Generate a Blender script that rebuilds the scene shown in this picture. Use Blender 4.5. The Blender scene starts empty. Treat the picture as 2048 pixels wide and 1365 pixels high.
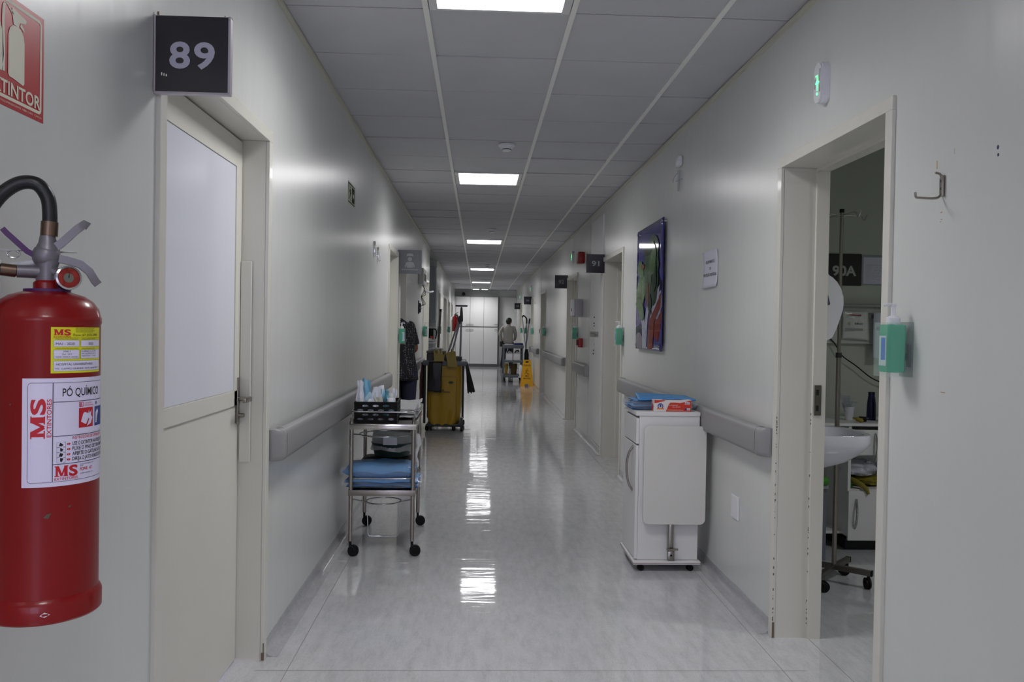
import bpy, bmesh, math, random
from mathutils import Vector, Matrix, noise
random.seed(7)
C = bpy.context.scene.collection
SC = bpy.context.scene
PI = math.pi

# ---------------------------------------------------------------- camera, world, exposure
CAM_H = 1.3636; YAW = 0.04064; PITCH = -0.0149; ROLL = 0.01697; FPX = 1669.9
def make_camera():
    cy, sy = math.cos(YAW), math.sin(YAW)
    f = Vector((sy*math.cos(PITCH), cy*math.cos(PITCH), math.sin(PITCH)))
    r = Vector((cy, -sy, 0)); u = r.cross(f)
    c, s = math.cos(ROLL), math.sin(ROLL)
    rt = c*r + s*u; up = -s*r + c*u
    m = Matrix((rt, up, -f)).transposed().to_4x4()
    m.translation = Vector((0, 0, CAM_H))
    cd = bpy.data.cameras.new('camera'); cd.sensor_width = 36; cd.lens = 36*FPX/2048
    cd.clip_start = 0.02; cd.clip_end = 200
    o = bpy.data.objects.new('camera', cd); o.matrix_world = m
    C.objects.link(o); SC.camera = o
make_camera()
w = bpy.data.worlds.new('world'); SC.world = w; w.use_nodes = True
w.node_tree.nodes['Background'].inputs[0].default_value = (0.70, 0.70, 0.98, 1)
w.node_tree.nodes['Background'].inputs[1].default_value = 3.7
SC.view_settings.view_transform = 'Standard'; SC.view_settings.look = 'None'
SC.view_settings.exposure = 0.30; SC.view_settings.gamma = 1; SC.view_settings.use_curve_mapping = False
SC.cycles.max_bounces = 8; SC.cycles.diffuse_bounces = 5; SC.cycles.glossy_bounces = 4
SC.cycles.transparent_max_bounces = 12; SC.cycles.sample_clamp_indirect = 4; SC.cycles.caustics_reflective = False
LAMP_W = 9.0          # watts of one ceiling lamp
ROOM_FILL_W = 13.0  # watts of the unseen fill lamp added in room 90A
PANEL_E = 9.0         # emission of its diffuser
LAMP_COL = (0.985, 0.99, 0.985)

# ---------------------------------------------------------------- materials
def lin(c):
    return tuple(((x/255)/12.92 if x/255 <= .04045 else ((x/255+.055)/1.055)**2.4) for x in c)
MATS = {}
def mat(name, rgb, rough=.5, metal=0., coat=0., spec=.5, alpha=1., emit=0., var=0., vscale=6., bump=0., bscale=20., trans=0., stretch=None, sub=0.):
    if name in MATS: return MATS[name]
    m = bpy.data.materials.new(name); m.use_nodes = True; nt = m.node_tree; b = nt.nodes['Principled BSDF']
    c = lin(rgb); b.inputs['Base Color'].default_value = (*c, 1)
    b.inputs['Roughness'].default_value = rough; b.inputs['Metallic'].default_value = metal
    b.inputs['Specular IOR Level'].default_value = spec
    if coat: b.inputs['Coat Weight'].default_value = coat; b.inputs['Coat Roughness'].default_value = .08
    if alpha < 1: b.inputs['Alpha'].default_value = alpha
    if trans: b.inputs['Transmission Weight'].default_value = trans
    if emit: b.inputs['Emission Color'].default_value = (*c, 1); b.inputs['Emission Strength'].default_value = emit
    if var or bump:
        tc = nt.nodes.new('ShaderNodeTexCoord'); mp = nt.nodes.new('ShaderNodeMapping')
        nt.links.new(tc.outputs['Object'], mp.inputs[0])
        if stretch: mp.inputs['Scale'].default_value = stretch
    if var:
        n = nt.nodes.new('ShaderNodeTexNoise'); n.inputs['Scale'].default_value = vscale; n.inputs['Detail'].default_value = 6
        nt.links.new(mp.outputs[0], n.inputs['Vector'])
        r = nt.nodes.new('ShaderNodeMapRange'); r.inputs[1].default_value = .3; r.inputs[2].default_value = .7
        r.inputs[3].default_value = 1-var; r.inputs[4].default_value = 1+var
        nt.links.new(n.outputs[0], r.inputs[0])
        mx = nt.nodes.new('ShaderNodeMix'); mx.data_type = 'RGBA'; mx.blend_type = 'MULTIPLY'; mx.inputs[0].default_value = 1
        mx.inputs[6].default_value = (*c, 1); nt.links.new(r.outputs[0], mx.inputs[7]); nt.links.new(mx.outputs[2], b.inputs['Base Color'])
    if bump:
        n2 = nt.nodes.new('ShaderNodeTexNoise'); n2.inputs['Scale'].default_value = bscale; n2.inputs['Detail'].default_value = 3
        nt.links.new(mp.outputs[0], n2.inputs['Vector'])
        bp = nt.nodes.new('ShaderNodeBump'); bp.inputs['Strength'].default_value = 1; bp.inputs['Distance'].default_value = bump
        nt.links.new(n2.outputs[0], bp.inputs['Height']); nt.links.new(bp.outputs[0], b.inputs['Normal'])
        if coat: nt.links.new(bp.outputs[0], b.inputs['Coat Normal'])
    MATS[name] = m; return m

def floor_mat(name, rgb, gloss=.055):
    m = bpy.data.materials.new(name); m.use_nodes = True; nt = m.node_tree; b = nt.nodes['Principled BSDF']; N = nt.nodes.new; Lk = nt.links.new
    tc = N('ShaderNodeTexCoord')
    def nz(scale, det, vec=(1, 1, 1), rough=.5, rot=0):
        mp = N('ShaderNodeMapping'); mp.inputs['Scale'].default_value = vec; mp.inputs['Rotation'].default_value = (0, 0, rot); Lk(tc.outputs['Object'], mp.inputs[0])
        n = N('ShaderNodeTexNoise'); n.inputs['Scale'].default_value = scale; n.inputs['Detail'].default_value = det; n.inputs['Roughness'].default_value = rough
        Lk(mp.outputs[0], n.inputs['Vector']); return n
    # marbled linoleum: long soft streaks along the hall and fine flecks
    s1 = nz(9, 8, (2.6, .6, 1), .72, .1); s2 = nz(95, 4, (1.8, .7, 1), .7, .15)
    r1 = N('ShaderNodeValToRGB'); e = r1.color_ramp.elements
    c = lin(rgb); d = lin(tuple(x*.92 for x in rgb)); l = lin(tuple(min(255, x*1.06) for x in rgb))
    e[0].position = .30; e[0].color = (*d, 1); e[1].position = .72; e[1].color = (*l, 1)
    k = r1.color_ramp.elements.new(.5); k.color = (*c, 1); Lk(s1.outputs[0], r1.inputs[0])
    r2 = N('ShaderNodeMapRange'); r2.inputs[1].default_value = .32; r2.inputs[2].default_value = .5; r2.inputs[3].default_value = .74; r2.inputs[4].default_value = 1.
    Lk(s2.outputs[0], r2.inputs[0])
    mx = N('ShaderNodeMix'); mx.data_type = 'RGBA'; mx.blend_type = 'MULTIPLY'; mx.inputs[0].default_value = .6
    Lk(r1.outputs[0], mx.inputs[6]); Lk(r2.outputs[0], mx.inputs[7]); Lk(mx.outputs[2], b.inputs['Base Color'])
    b.inputs['Roughness'].default_value = .45; b.inputs['Specular IOR Level'].default_value = .15; b.inputs['Coat Weight'].default_value = 1; b.inputs['Coat Roughness'].default_value = gloss
    b.inputs['Coat IOR'].default_value = 1.5
    # waviness of the waxed sheet: wide across the hall, short along it
    w1 = nz(1, 2, (2.0, 7., 1)); w2 = nz(1, 3, (9, 34., 1))
    ad = N('ShaderNodeMath'); ad.operation = 'MULTIPLY_ADD'; Lk(w2.outputs[0], ad.inputs[0]); ad.inputs[1].default_value = .16; Lk(w1.outputs[0], ad.inputs[2])
    bp = N('ShaderNodeBump'); bp.inputs['Distance'].default_value = .0020; bp.inputs['Strength'].default_value = 1
    Lk(ad.outputs[0], bp.inputs['Height']); Lk(bp.outputs[0], b.inputs['Normal']); Lk(bp.outputs[0], b.inputs['Coat Normal'])
    MATS[name] = m; return m

def wall_mat(name, rgb, rough=.33):
    m = bpy.data.materials.new(name); m.use_nodes = True; nt = m.node_tree; b = nt.nodes['Principled BSDF']; N = nt.nodes.new; Lk = nt.links.new
    tc = N('ShaderNodeTexCoord'); c = lin(rgb)
    n = N('ShaderNodeTexNoise'); n.inputs['Scale'].default_value = 1.3; n.inputs['Detail'].default_value = 5; Lk(tc.outputs['Object'], n.inputs['Vector'])
    r = N('ShaderNodeMapRange'); r.inputs[1].default_value = .3; r.inputs[2].default_value = .7; r.inputs[3].default_value = .97; r.inputs[4].default_value = 1.03; Lk(n.outputs[0], r.inputs[0])
    mx = N('ShaderNodeMix'); mx.data_type = 'RGBA'; mx.blend_type = 'MULTIPLY'; mx.inputs[0].default_value = 1; mx.inputs[6].default_value = (*c, 1)
    Lk(r.outputs[0], mx.inputs[7]); Lk(mx.outputs[2], b.inputs['Base Color'])
    b.inputs['Roughness'].default_value = rough; b.inputs['Specular IOR Level'].default_value = .5
    mp = N('ShaderNodeMapping'); mp.inputs['Scale'].default_value = (1, 6, .5); Lk(tc.outputs['Object'], mp.inputs[0])
    n2 = N('ShaderNodeTexNoise'); n2.inputs['Scale'].default_value = 1.5; n2.inputs['Detail'].default_value = 2; Lk(mp.outputs[0], n2.inputs['Vector'])
    bp = N('ShaderNodeBump'); bp.inputs['Distance'].default_value = .0020; Lk(n2.outputs[0], bp.inputs['Height']); Lk(bp.outputs[0], b.inputs['Normal'])
    MATS[name] = m; return m

WALL = wall_mat('wall_paint', (212, 213, 211), .27); ROOMWALL = wall_mat('room_paint', (188, 194, 182), .5)
FLOOR = floor_mat('linoleum', (196, 196, 200)); CREAM = mat('cream_enamel', (214, 212, 203), .35, coat=.2, var=.02, vscale=3)
CREAM2 = mat('cream_edge', (200, 198, 182), .4)
TILE = mat('ceiling_tile', (194, 194, 198), .8, bump=.0006, bscale=120, var=.03, vscale=3); TBAR = mat('ceiling_bar', (236, 236, 230), .4)
DARKGAP = mat('gap_dark', (25, 25, 25), .9); COVE = floor_mat('cove_linoleum', (176, 176, 180), .15)
RAIL = mat('rail_grey_plastic', (142, 141, 143), .42, bump=.0002, bscale=300); RAILDK = mat('rail_seam', (70, 70, 74), .6)
CHROME = mat('chrome', (200, 200, 200), .12, 1.); STEEL = mat('steel', (152, 146, 138), .28, 1., bump=.0003, bscale=60); DKSTEEL = mat('dark_steel', (70, 70, 72), .4, .8)
WHITE = mat('white_laminate', (222, 221, 222), .4, var=.01, vscale=4); WHITEP = mat('white_plastic', (228, 228, 234), .3); BOARD = mat('white_board', (222, 224, 236), .22, coat=.3)
BLACK = mat('black_plastic', (13, 13, 15), .5, spec=.25); BLACKR = mat('black_rubber', (12, 12, 13), .6, spec=.25); SIGNBLK = mat('sign_black', (33, 29, 36), .35, coat=.2)
SIGNTXT = mat('sign_text', (188, 188, 206), .6); SIGNGREY = mat('sign_grey', (96, 99, 103), .35); SIGNTXT2 = mat('sign_text_grey', (140, 144, 147), .5)
ALU = mat('sign_rim', (190, 184, 192), .35, .2)
RED = mat('extinguisher_red', (134, 3, 7), .33, spec=.3, coat=.25, var=.05, vscale=5); REDP = mat('red_plastic', (150, 22, 26), .4); SIGNRED = mat('sign_red', (182, 22, 34), .35)
SIGNCREAM = mat('sign_cream', (222, 219, 200), .5); YEL = mat('label_yellow', (222, 218, 30), .4); LABW = mat('label_white', (226, 220, 246), .35)
INKRED = mat('ink_red', (196, 20, 40), .5); INKBLK = mat('ink_black', (20, 18, 30), .5); INKBLUE = mat('ink_blue', (36, 60, 130), .5); INKNAVY = mat('ink_navy', (40, 36, 66), .5)
GEL = mat('green_gel', (10, 165, 125), .2, coat=.5, emit=0); ACRYL = mat('clear_acrylic', (205, 225, 220), .08, alpha=.09, coat=.3)
YBAG = mat('yellow_vinyl', (158, 124, 8), .45, bump=.006, bscale=5); CARTGREY = mat('cart_grey', (88, 96, 104), .5); BLKBAG = mat('black_vinyl', (14, 13, 17), .45, bump=.004, bscale=9)
BLUEGOWN = mat('blue_nonwoven', (66, 138, 200), .5, bump=.004, bscale=18); WRAP = mat('clear_wrap', (225, 238, 250), .06, alpha=.16, coat=1., bump=.006, bscale=22)
CLOTHW = mat('white_cloth', (206, 206, 208), .85, bump=.004, bscale=14); SKIN_D = mat('skin_brown', (120, 74, 52), .5); HAIR = mat('dark_hair', (16, 14, 14), .6, bump=.003, bscale=60)
PAPER = mat('paper', (214, 214, 228), .7)

# ---------------------------------------------------------------- mesh helpers
ORG = Vector((0, 0, 0))
class MB:
    """collects shapes and links them as ONE mesh object"""
    def __init__(s): s.bm = bmesh.new(); s.mi = 0
    def m(s, i): s.mi = i; return s
    def _tag(s, faces):
        for f in faces: f.material_index = s.mi
        return s
    def add(s, verts, faces):
        vs = [s.bm.verts.new(v) for v in verts]; fs = []
        for f in faces:
            try: fs.append(s.bm.faces.new([vs[i] for i in f]))
            except ValueError: pass
        return s._tag(fs)
    def merge(s, b2, M=None):
        b2.verts.ensure_lookup_table(); b2.verts.index_update()
        vs = [(M @ v.co if M else v.co.copy()) for v in b2.verts]; fs = [[v.index for v in f.verts] for f in b2.faces]; b2.free(); return s.add(vs, fs)
    def box(s, x0, x1, y0, y1, z0, z1, bev=0., seg=2, M=None):
        b = bmesh.new(); x0, x1 = min(x0, x1), max(x0, x1); y0, y1 = min(y0, y1), max(y0, y1); z0, z1 = min(z0, z1), max(z0, z1)
        bmesh.ops.create_cube(b, size=1)
        for v in b.verts: v.co = Vector(((x0+x1)/2+v.co.x*(x1-x0), (y0+y1)/2+v.co.y*(y1-y0), (z0+z1)/2+v.co.z*(z1-z0)))
        if bev: bmesh.ops.bevel(b, geom=b.edges[:], offset=min(bev, .49*min(x1-x0, y1-y0, z1-z0)), segments=seg, profile=.5, affect='EDGES')
        return s.merge(b, M)
    def prism(s, poly, w0, w1, f, bev=0.):
        """poly: 2D points; f(u, v, w) -> xyz"""
        n = len(poly); vs = [f(u, v, w0) for u, v in poly]+[f(u, v, w1) for u, v in poly]
        return s.add(vs, [list(range(n))[::-1], list(range(n, 2*n))]+[[i, (i+1) % n, n+(i+1) % n, n+i] for i in range(n)])
    def lathe(s, prof, o=(0, 0, 0), seg=28, M=None, a0=0, a1=2*PI, cap=True):
        """prof: (r, z)"""
        full = abs(a1-a0-2*PI) < 1e-6; k = seg if full else seg+1; vs = []; fs = []
        for r, z in prof:
            for i in range(k):
                a = a0+(a1-a0)*i/seg; v = Vector((o[0]+r*math.cos(a), o[1]+r*math.sin(a), o[2]+z)); vs.append(M @ v if M else v)
        for j in range(len(prof)-1):
            for i in range(seg):
                i2 = (i+1) % k if full else i+1; fs.append([j*k+i, j*k+i2, (j+1)*k+i2, (j+1)*k+i])
        if cap and full:
            if prof[0][0] > 1e-5: fs.append(list(range(k))[::-1])
            if prof[-1][0] > 1e-5: fs.append([(len(prof)-1)*k+i for i in range(k)])
        return s.add(vs, fs)
    def rod(s, p, q, r, r2=None, seg=12):
        p, q = Vector(p), Vector(q); d = q-p; M = Matrix.Translation(p) @ d.to_track_quat('Z', 'Y').to_matrix().to_4x4()
        return s.lathe([(r, 0), (r if r2 is None else r2, d.length)], seg=seg, M=M)
    def tube(s, pts, r, seg=8, smooth=0, closed=False, rs=None):
        pts = [Vector(p) for p in pts]
        if smooth:
            out = []; n = len(pts)
            for i in range(n if closed else n-1):
                g = (lambda k: pts[k % n]) if closed else (lambda k: pts[max(0, min(n-1, k))])
                p0, p1, p2, p3 = g(i-1), g(i), g(i+1), g(i+2)
                for j in range(smooth):
                    t = j/smooth; out.append(.5*((2*p1)+(-p0+p2)*t+(2*p0-5*p1+4*p2-p3)*t*t+(-p0+3*p1-3*p2+p3)*t**3))
            if not closed: out.append(pts[-1])
            pts = out
        n = len(pts); vs = []; fs = []; ref = None
        for i, p in enumerate(pts):
            a = pts[(i-1) % n] if (closed or i > 0) else p; b = pts[(i+1) % n] if (closed or i < n-1) else p
            t = (b-a).normalized()
            if ref is None: ref = t.orthogonal().normalized()
            ref = (ref-t*ref.dot(t)).normalized(); bi = t.cross(ref); rr = rs[min(len(rs)-1, int(i*len(rs)/n))] if rs else r
            for k in range(seg):
                an = 2*PI*k/seg; vs.append(p+rr*(math.cos(an)*ref+math.sin(an)*bi))
        for i in range(n if closed else n-1):
            for k in range(seg):
                i2 = (i+1) % n; fs.append([i*seg+k, i*seg+(k+1) % seg, i2*seg+(k+1) % seg, i2*seg+k])
        if not closed: fs += [list(range(seg))[::-1], [(n-1)*seg+k for k in range(seg)]]
        return s.add(vs, fs)
    def ball(s, c, rx, ry=None, rz=None, seg=16, rings=10, M=None, nz=0., ns=3., seed=0, flat=None):
        ry = rx if ry is None else ry; rz = rx if rz is None else rz; b = bmesh.new(); bmesh.ops.create_uvsphere(b, u_segments=seg, v_segments=rings, radius=1)
        for v in b.verts:
            k = 1+nz*noise.noise(v.co*ns+Vector((seed*7.3, seed*1.7, 0))); v.co = Vector((v.co.x*rx*k, v.co.y*ry*k, v.co.z*rz*k))
            if flat is not None: v.co.z = max(v.co.z, flat)
            v.co += Vector(c)
        return s.merge(b, M)
    def grid(s, nu, nv, f):
        vs = [f(i/nu, j/nv) for j in range(nv+1) for i in range(nu+1)]; k = nu+1
        return s.add(vs, [[j*k+i, j*k+i+1, (j+1)*k+i+1, (j+1)*k+i] for j in range(nv) for i in range(nu)])
    def loft(s, rings, cap=True):
        n = len(rings[0]); vs = [v for r in rings for v in r]
        fs = [[j*n+i, j*n+(i+1) % n, (j+1)*n+(i+1) % n, (j+1)*n+i] for j in range(len(rings)-1) for i in range(n)]
        if cap: fs += [list(range(n))[::-1], [(len(rings)-1)*n+i for i in range(n)]]
        return s.add(vs, fs)
    def build(s, name, mats, parent=None, smooth=None, loc=None, solid=0., subd=0):
        bmesh.ops.recalc_face_normals(s.bm, faces=s.bm.faces)
        if not isinstance(mats, (list, tuple)): mats = [mats]
        for v in s.bm.verts: v.co -= ORG
        me = bpy.data.meshes.new(name); s.bm.to_mesh(me); s.bm.free()
        for m_ in mats: me.materials.append(m_)
        if smooth:
            for p in me.polygons: p.use_smooth = True
            me.set_sharp_from_angle(angle=math.radians(smooth))
        o = bpy.data.objects.new(name, me); C.objects.link(o)
        if parent is not None: o.parent = parent
        else: o.location = ORG if loc is None else loc
        if solid:
            md = o.modifiers.new('thickness', 'SOLIDIFY'); md.thickness = solid; md.offset = 0
        if subd:
            md = o.modifiers.new('smoothing', 'SUBSURF'); md.levels = subd; md.render_levels = subd
        return o
def thing(name, label, cat, loc=(0, 0, 0), rotz=0., group=None, local=False, kind=None):
    """an Empty at the thing's base; unless local, the parts after it are written in room coordinates"""
    global ORG
    o = bpy.data.objects.new(name, None); C.objects.link(o); o.location = loc; o.rotation_euler = (0, 0, rotz); o.empty_display_size = .05
    ORG = Vector((0, 0, 0)) if local else Vector(loc)
    if kind: o['kind'] = kind
    if label: o['label'] = label
    if cat: o['category'] = cat
    if group: o['group'] = group
    return o
def tag(o, label, cat, group=None, kind=None):
    o['label'] = label; o['category'] = cat
    if group: o['group'] = group
    if kind: o['kind'] = kind
    return o
def at(loc):
    global ORG
    ORG = Vector(loc)
def struct(o): o['kind'] = 'structure'; return o
def kids(o): return [c for c in bpy.data.objects if c.parent is o]
def dup(root, loc, rotz=None, label=None, group=None):
    def cp(o, par):
        c = o.copy(); C.objects.link(c)
        if par is not None: c.parent = par
        for ch in kids(o): cp(ch, c)
        return c
    r = cp(root, None); r.location = loc
    if rotz is not None: r.rotation_euler = (0, 0, rotz)
    if label: r['label'] = label
    if group: r['group'] = group
    return r
# ---------------------------------------------------------------- flat print: lettering and marks on a surface
_TC = {}
def text_geo(body, bold=0.):
    k = (body, bold)
    if k not in _TC:
        cu = bpy.data.curves.new('t', 'FONT'); cu.body = body; cu.size = 1; cu.offset = bold; cu.resolution_u = 4
        o = bpy.data.objects.new('t', cu); me = bpy.data.meshes.new_from_object(o)
        vs = [(v.co.x, v.co.y) for v in me.vertices]; fs = [list(p.vertices) for p in me.polygons]
        bpy.data.objects.remove(o); bpy.data.curves.remove(cu); bpy.data.meshes.remove(me)
        _TC[k] = (vs, fs)
    return _TC[k]
class Print:
    """f(u, v, w) -> xyz; every mark sits a fraction of a millimetre above the one below it"""
    def __init__(s, f, step=.0004, cut=0): s.f = f; s.mb = MB(); s.step = step; s.cut = cut
    def _put(s, pts, faces, lay):
        if not s.cut: s.mb.add([s.f(u, v, lay*s.step) for u, v in pts], faces); return
        b = bmesh.new(); vs = [b.verts.new((u, v, 0)) for u, v in pts]
        for f in faces:
            try: b.faces.new([vs[i] for i in f])
            except ValueError: pass
        lo, hi = min(u for u, v in pts), max(u for u, v in pts); k = math.floor(lo/s.cut)+1
        while k*s.cut < hi:
            bmesh.ops.bisect_plane(b, geom=b.verts[:]+b.edges[:]+b.faces[:], plane_co=(k*s.cut, 0, 0), plane_no=(1, 0, 0)); k += 1
        for v in b.verts: v.co = s.f(v.co.x, v.co.y, lay*s.step)
        s.mb.merge(b)
    def rect(s, u0, v0, u1, v1, col, lay=1, nu=1):
        s.mb.m(col); s.mb.grid(nu, 1, lambda a, b: s.f(u0+(u1-u0)*a, v0+(v1-v0)*b, lay*s.step)); return s
    def poly(s, pts, col, lay=1):
        s.mb.m(col); s._put(pts, [list(range(len(pts)))], lay); return s
    def frame(s, u0, v0, u1, v1, t, col, lay=1, nu=1):
        s.rect(u0, v0, u1, v0+t, col, lay, nu); s.rect(u0, v1-t, u1, v1, col, lay, nu); s.rect(u0, v0, u0+t, v1, col, lay); s.rect(u1-t, v0, u1, v1, col, lay); return s
    def disc(s, u, v, ru, rv, col, lay=1, n=20, a0=0, a1=2*PI): return s.poly([(u+ru*math.cos(a0+(a1-a0)*i/n), v+rv*math.sin(a0+(a1-a0)*i/n)) for i in range(n)], col, lay)
    def text(s, body, u, v, h, col, lay=2, width=None, bold=0., align='l', rot=False):
        vs, fs = text_geo(body, bold)
        if not vs: return s
        x0 = min(a for a, b in vs); x1 = max(a for a, b in vs); sc = h/.72; wd = (x1-x0)*sc; kx = (width/wd if width else 1)*sc
        W = (x1-x0)*kx; du = {'l': 0, 'c': -W/2, 'r': -W}[align]
        s.mb.m(col); out = []
        for a, b in vs:
            uu, vv = (a-x0)*kx+du, b*sc
            out.append((u-vv, v+uu) if rot else (u+uu, v+vv))
        s._put(out, fs, lay); return s
    def build(s, name, mats, parent): return s.mb.build(name, mats, parent)
def onwall(side, x, y, z):
    """mapping with u to the viewer's right; side L faces +x, R faces -x, F faces the camera"""
    if side == 'L': return lambda u, v, w: Vector((x+w, y+u, z+v))
    if side == 'R': return lambda u, v, w: Vector((x-w, y-u, z+v))
    return lambda u, v, w: Vector((x+u, y-w, z+v))
L, R, H, YB = -.858, 1.345, 2.726, 29.85
# ---------------------------------------------------------------- floor, walls, ceiling
at((0, 0, 0))
TH = .19
left_doors = [(2.275, 3.41), (7.95, 8.80), (9.08, 9.80), (12.95, 14.2), (17.75, 18.55), (20.2, 22.1), (23.6, 24.9), (26.4, 27.4)]
right_doors = [(2.70, 3.68), (7.75, 8.95), (11.33, 12.60), (16.65, 17.88), (20.35, 21.2), (25.6, 26.7)]
NICHE = (14.55, 17.0)
DT = 2.125
def wall_with_holes(mb, x0, x1, y0, y1, holes):
    y = y0
    for a, b, z in holes:
        mb.box(x0, x1, y, a, 0, H+.06); mb.box(x0, x1, a, b, z, H+.06); y = b
    mb.box(x0, x1, y, y1, 0, H+.06)
b = MB(); b.box(-3.0, 4.6, -5.2, YB+.6, -.12, 0); struct(b.build('floor', FLOOR))
b = MB(); wall_with_holes(b, L-TH, L, -5.0, YB, sorted([(a, c, DT) for a, c in left_doors]+[(NICHE[0], NICHE[1], H+.055)])); struct(b.build('wall_left', WALL))
b = MB(); wall_with_holes(b, R, R+TH, -5.0, YB, [(a, c, DT) for a, c in right_doors]); struct(b.build('wall_right', WALL))
b = MB(); b.box(L-TH, R+TH, YB, YB+.15, 0, H+.06); struct(b.build('wall_far', WALL))
# wall behind the photographer, with a big daylight window
b = MB(); b.box(L-TH, R+TH, -5.15, -5.0, 0, .7); b.box(L-TH, R+TH, -5.15, -5.0, 2.4, H+.06); b.box(L-TH, L+.15, -5.15, -5.0, .7, 2.4); b.box(R-.15, R+TH, -5.15, -5.0, .7, 2.4); struct(b.build('wall_back', WALL))
b = MB(); b.box(L+.15, R-.15, -5.12, -5.06, .7, .76); b.box(L+.15, R-.15, -5.12, -5.06, 2.34, 2.4); b.box(.2, .27, -5.12, -5.06, .76, 2.34); struct(b.build('window_1', WHITEP))
# vertical panel joints in the wall facing
b = MB()
for y in (1.862,): b.box(L-.001, L+.0022, y-.4, y, 0, H)
struct(b.build('trim_1', WALL))
b = MB()
for y, w_ in ((10.1, .004), (11.9, .003), (17.95, .05)): b.box(R-.0012, R+.002, y, y+w_, .07, H-.02)
for y in (12.72,): b.box(L-.002, L+.0012, y, y+.004, .07, H-.02)
struct(b.build('trim_2', mat('joint_grey', (120, 120, 118), .6)))
# ceiling tiles: four rows, the last one cut at the wall
cols = [(L, -.246), (-.246, .386), (.386, 1.022), (1.022, R)]; TS = .6195; Y0 = 3.623
lampk = [-14, -7, -1, 6, 15, 25, 34]            # cells of the second row that hold a lamp
lampY = [Y0+k*TS for k in lampk]
b = MB(); rr = random.Random(3); k0 = int((-5-Y0)/TS)-1; k1 = int((YB-Y0)/TS)+1
for ci, (xa, xb) in enumerate(cols):
    for k in range(k0, k1):
        if ci == 1 and k in lampk: continue
        ya, yb = Y0+k*TS, Y0+(k+1)*TS; ya = max(ya, -5.1); yb = min(yb, YB+.05)
        if yb-ya < .05: continue
        g = .0036; lift = [rr.uniform(0, .004) for _ in range(4)]; e = .012
        if rr.random() < .45: lift[2] += .004; lift[3] += rr.uniform(.002, .008)
        x0, x1 = xa+e, xb-e
        if ci == 0: x0 = xa
        if ci == 3: x1 = xb
        c4 = [(x0, ya+g, H+.003+lift[0]), (x1, ya+g, H+.003+lift[1]), (x1, yb-g, H+.003+lift[2]), (x0, yb-g, H+.003+lift[3])]
        b.add([Vector(c) for c in c4]+[Vector((c[0], c[1], H+.02)) for c in c4], [[0, 1, 2, 3], [4, 5, 6, 7], [0, 1, 5, 4], [1, 2, 6, 5], [2, 3, 7, 6], [3, 0, 4, 7]])
b.m(1); b.box(L-TH, -.2, -5.1, YB, H+.10, H+.14); b.box(.34, R+TH, -5.1, YB, H+.10, H+.14); b.box(-.2, .34, -5.1, YB, H+.16, H+.2)
struct(b.build('ceiling', [TILE, DARKGAP]))
b = MB()
for x in (-.246, .386, 1.022): b.box(x-.012, x+.012, -5.1, YB, H-.002, H+.03)
struct(b.build('trim_3', TBAR))
b = MB(); b.box(L, L+.016, -5, NICHE[0], H-.02, H-.001); b.box(L, L+.016, NICHE[1], YB, H-.02, H-.001); b.box(R-.016, R, -5, YB, H-.02, H-.001); struct(b.build('trim_4', CREAM2))
# niche in the left wall
b = MB(); b.box(L-.75, L-.60, NICHE[0]-.1, NICHE[1]+.1, 0, H+.06); b.box(L-.62, L-TH+.001, NICHE[0]-.12, NICHE[0], 0, H+.06); b.box(L-.62, L-TH+.001, NICHE[1], NICHE[1]+.12, 0, H+.06)
b.box(L-.62, L-.01, NICHE[0], NICHE[1], H+.012, H+.06); struct(b.build('wall_niche', WALL))
# cove: the floor sheet rises a hand's breadth up the walls in a quarter round
def cove(mb, sx, xw, ya, yb, h=.065, r=.035):
    prof = [(0.0, h), (.004, h), (.005, r+.004)]+[(.005+r-r*math.cos(a), .0025+r-r*math.sin(a)) for a in [PI/2*i/6 for i in range(7)]]+[(.005+r+.02, .0003), (0, .0003)]
    n = len(prof); vs = [Vector((xw-sx*u, y, v)) for y in (ya, yb) for u, v in prof]
    mb.add(vs, [[i, (i+1) % n, n+(i+1) % n, n+i] for i in range(n)]+[list(range(n)), list(range(n, 2*n))])
def gaps(doors, y0, y1, e=.0285):
    out = []; y = y0
    for a, c in sorted(doors): out.append((y, a-e)); y = c+e
    out.append((y, y1)); return [(p, q) for p, q in out if q-p > .03]
b = MB(); [cove(b, -1, L, p, q) for p, q in gaps(left_doors+[NICHE], -5, YB)]; struct(b.build('baseboard_left', COVE, smooth=50))
b = MB(); [cove(b, 1, R, p, q) for p, q in gaps(right_doors, -5, YB)]; struct(b.build('baseboard_right', COVE, smooth=50))
# welded seams of the floor sheet, plus one shading edge drawn as a strip
b = MB()
for x, ya, yb in ((1.252, -5, 30), (-.732, -5, 30), (1.495, 2.72, 3.66), (2.6, .2, 5.6)): b.box(x-.0012, x+.0012, ya, yb, 0, .0004)
b.box(L, R, 3.30, 3.3025, 0, .0004)  # thin grey strip paints a shading edge across the floor
struct(b.build('trim_5', mat('seam', (128, 126, 124), .5)))

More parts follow.
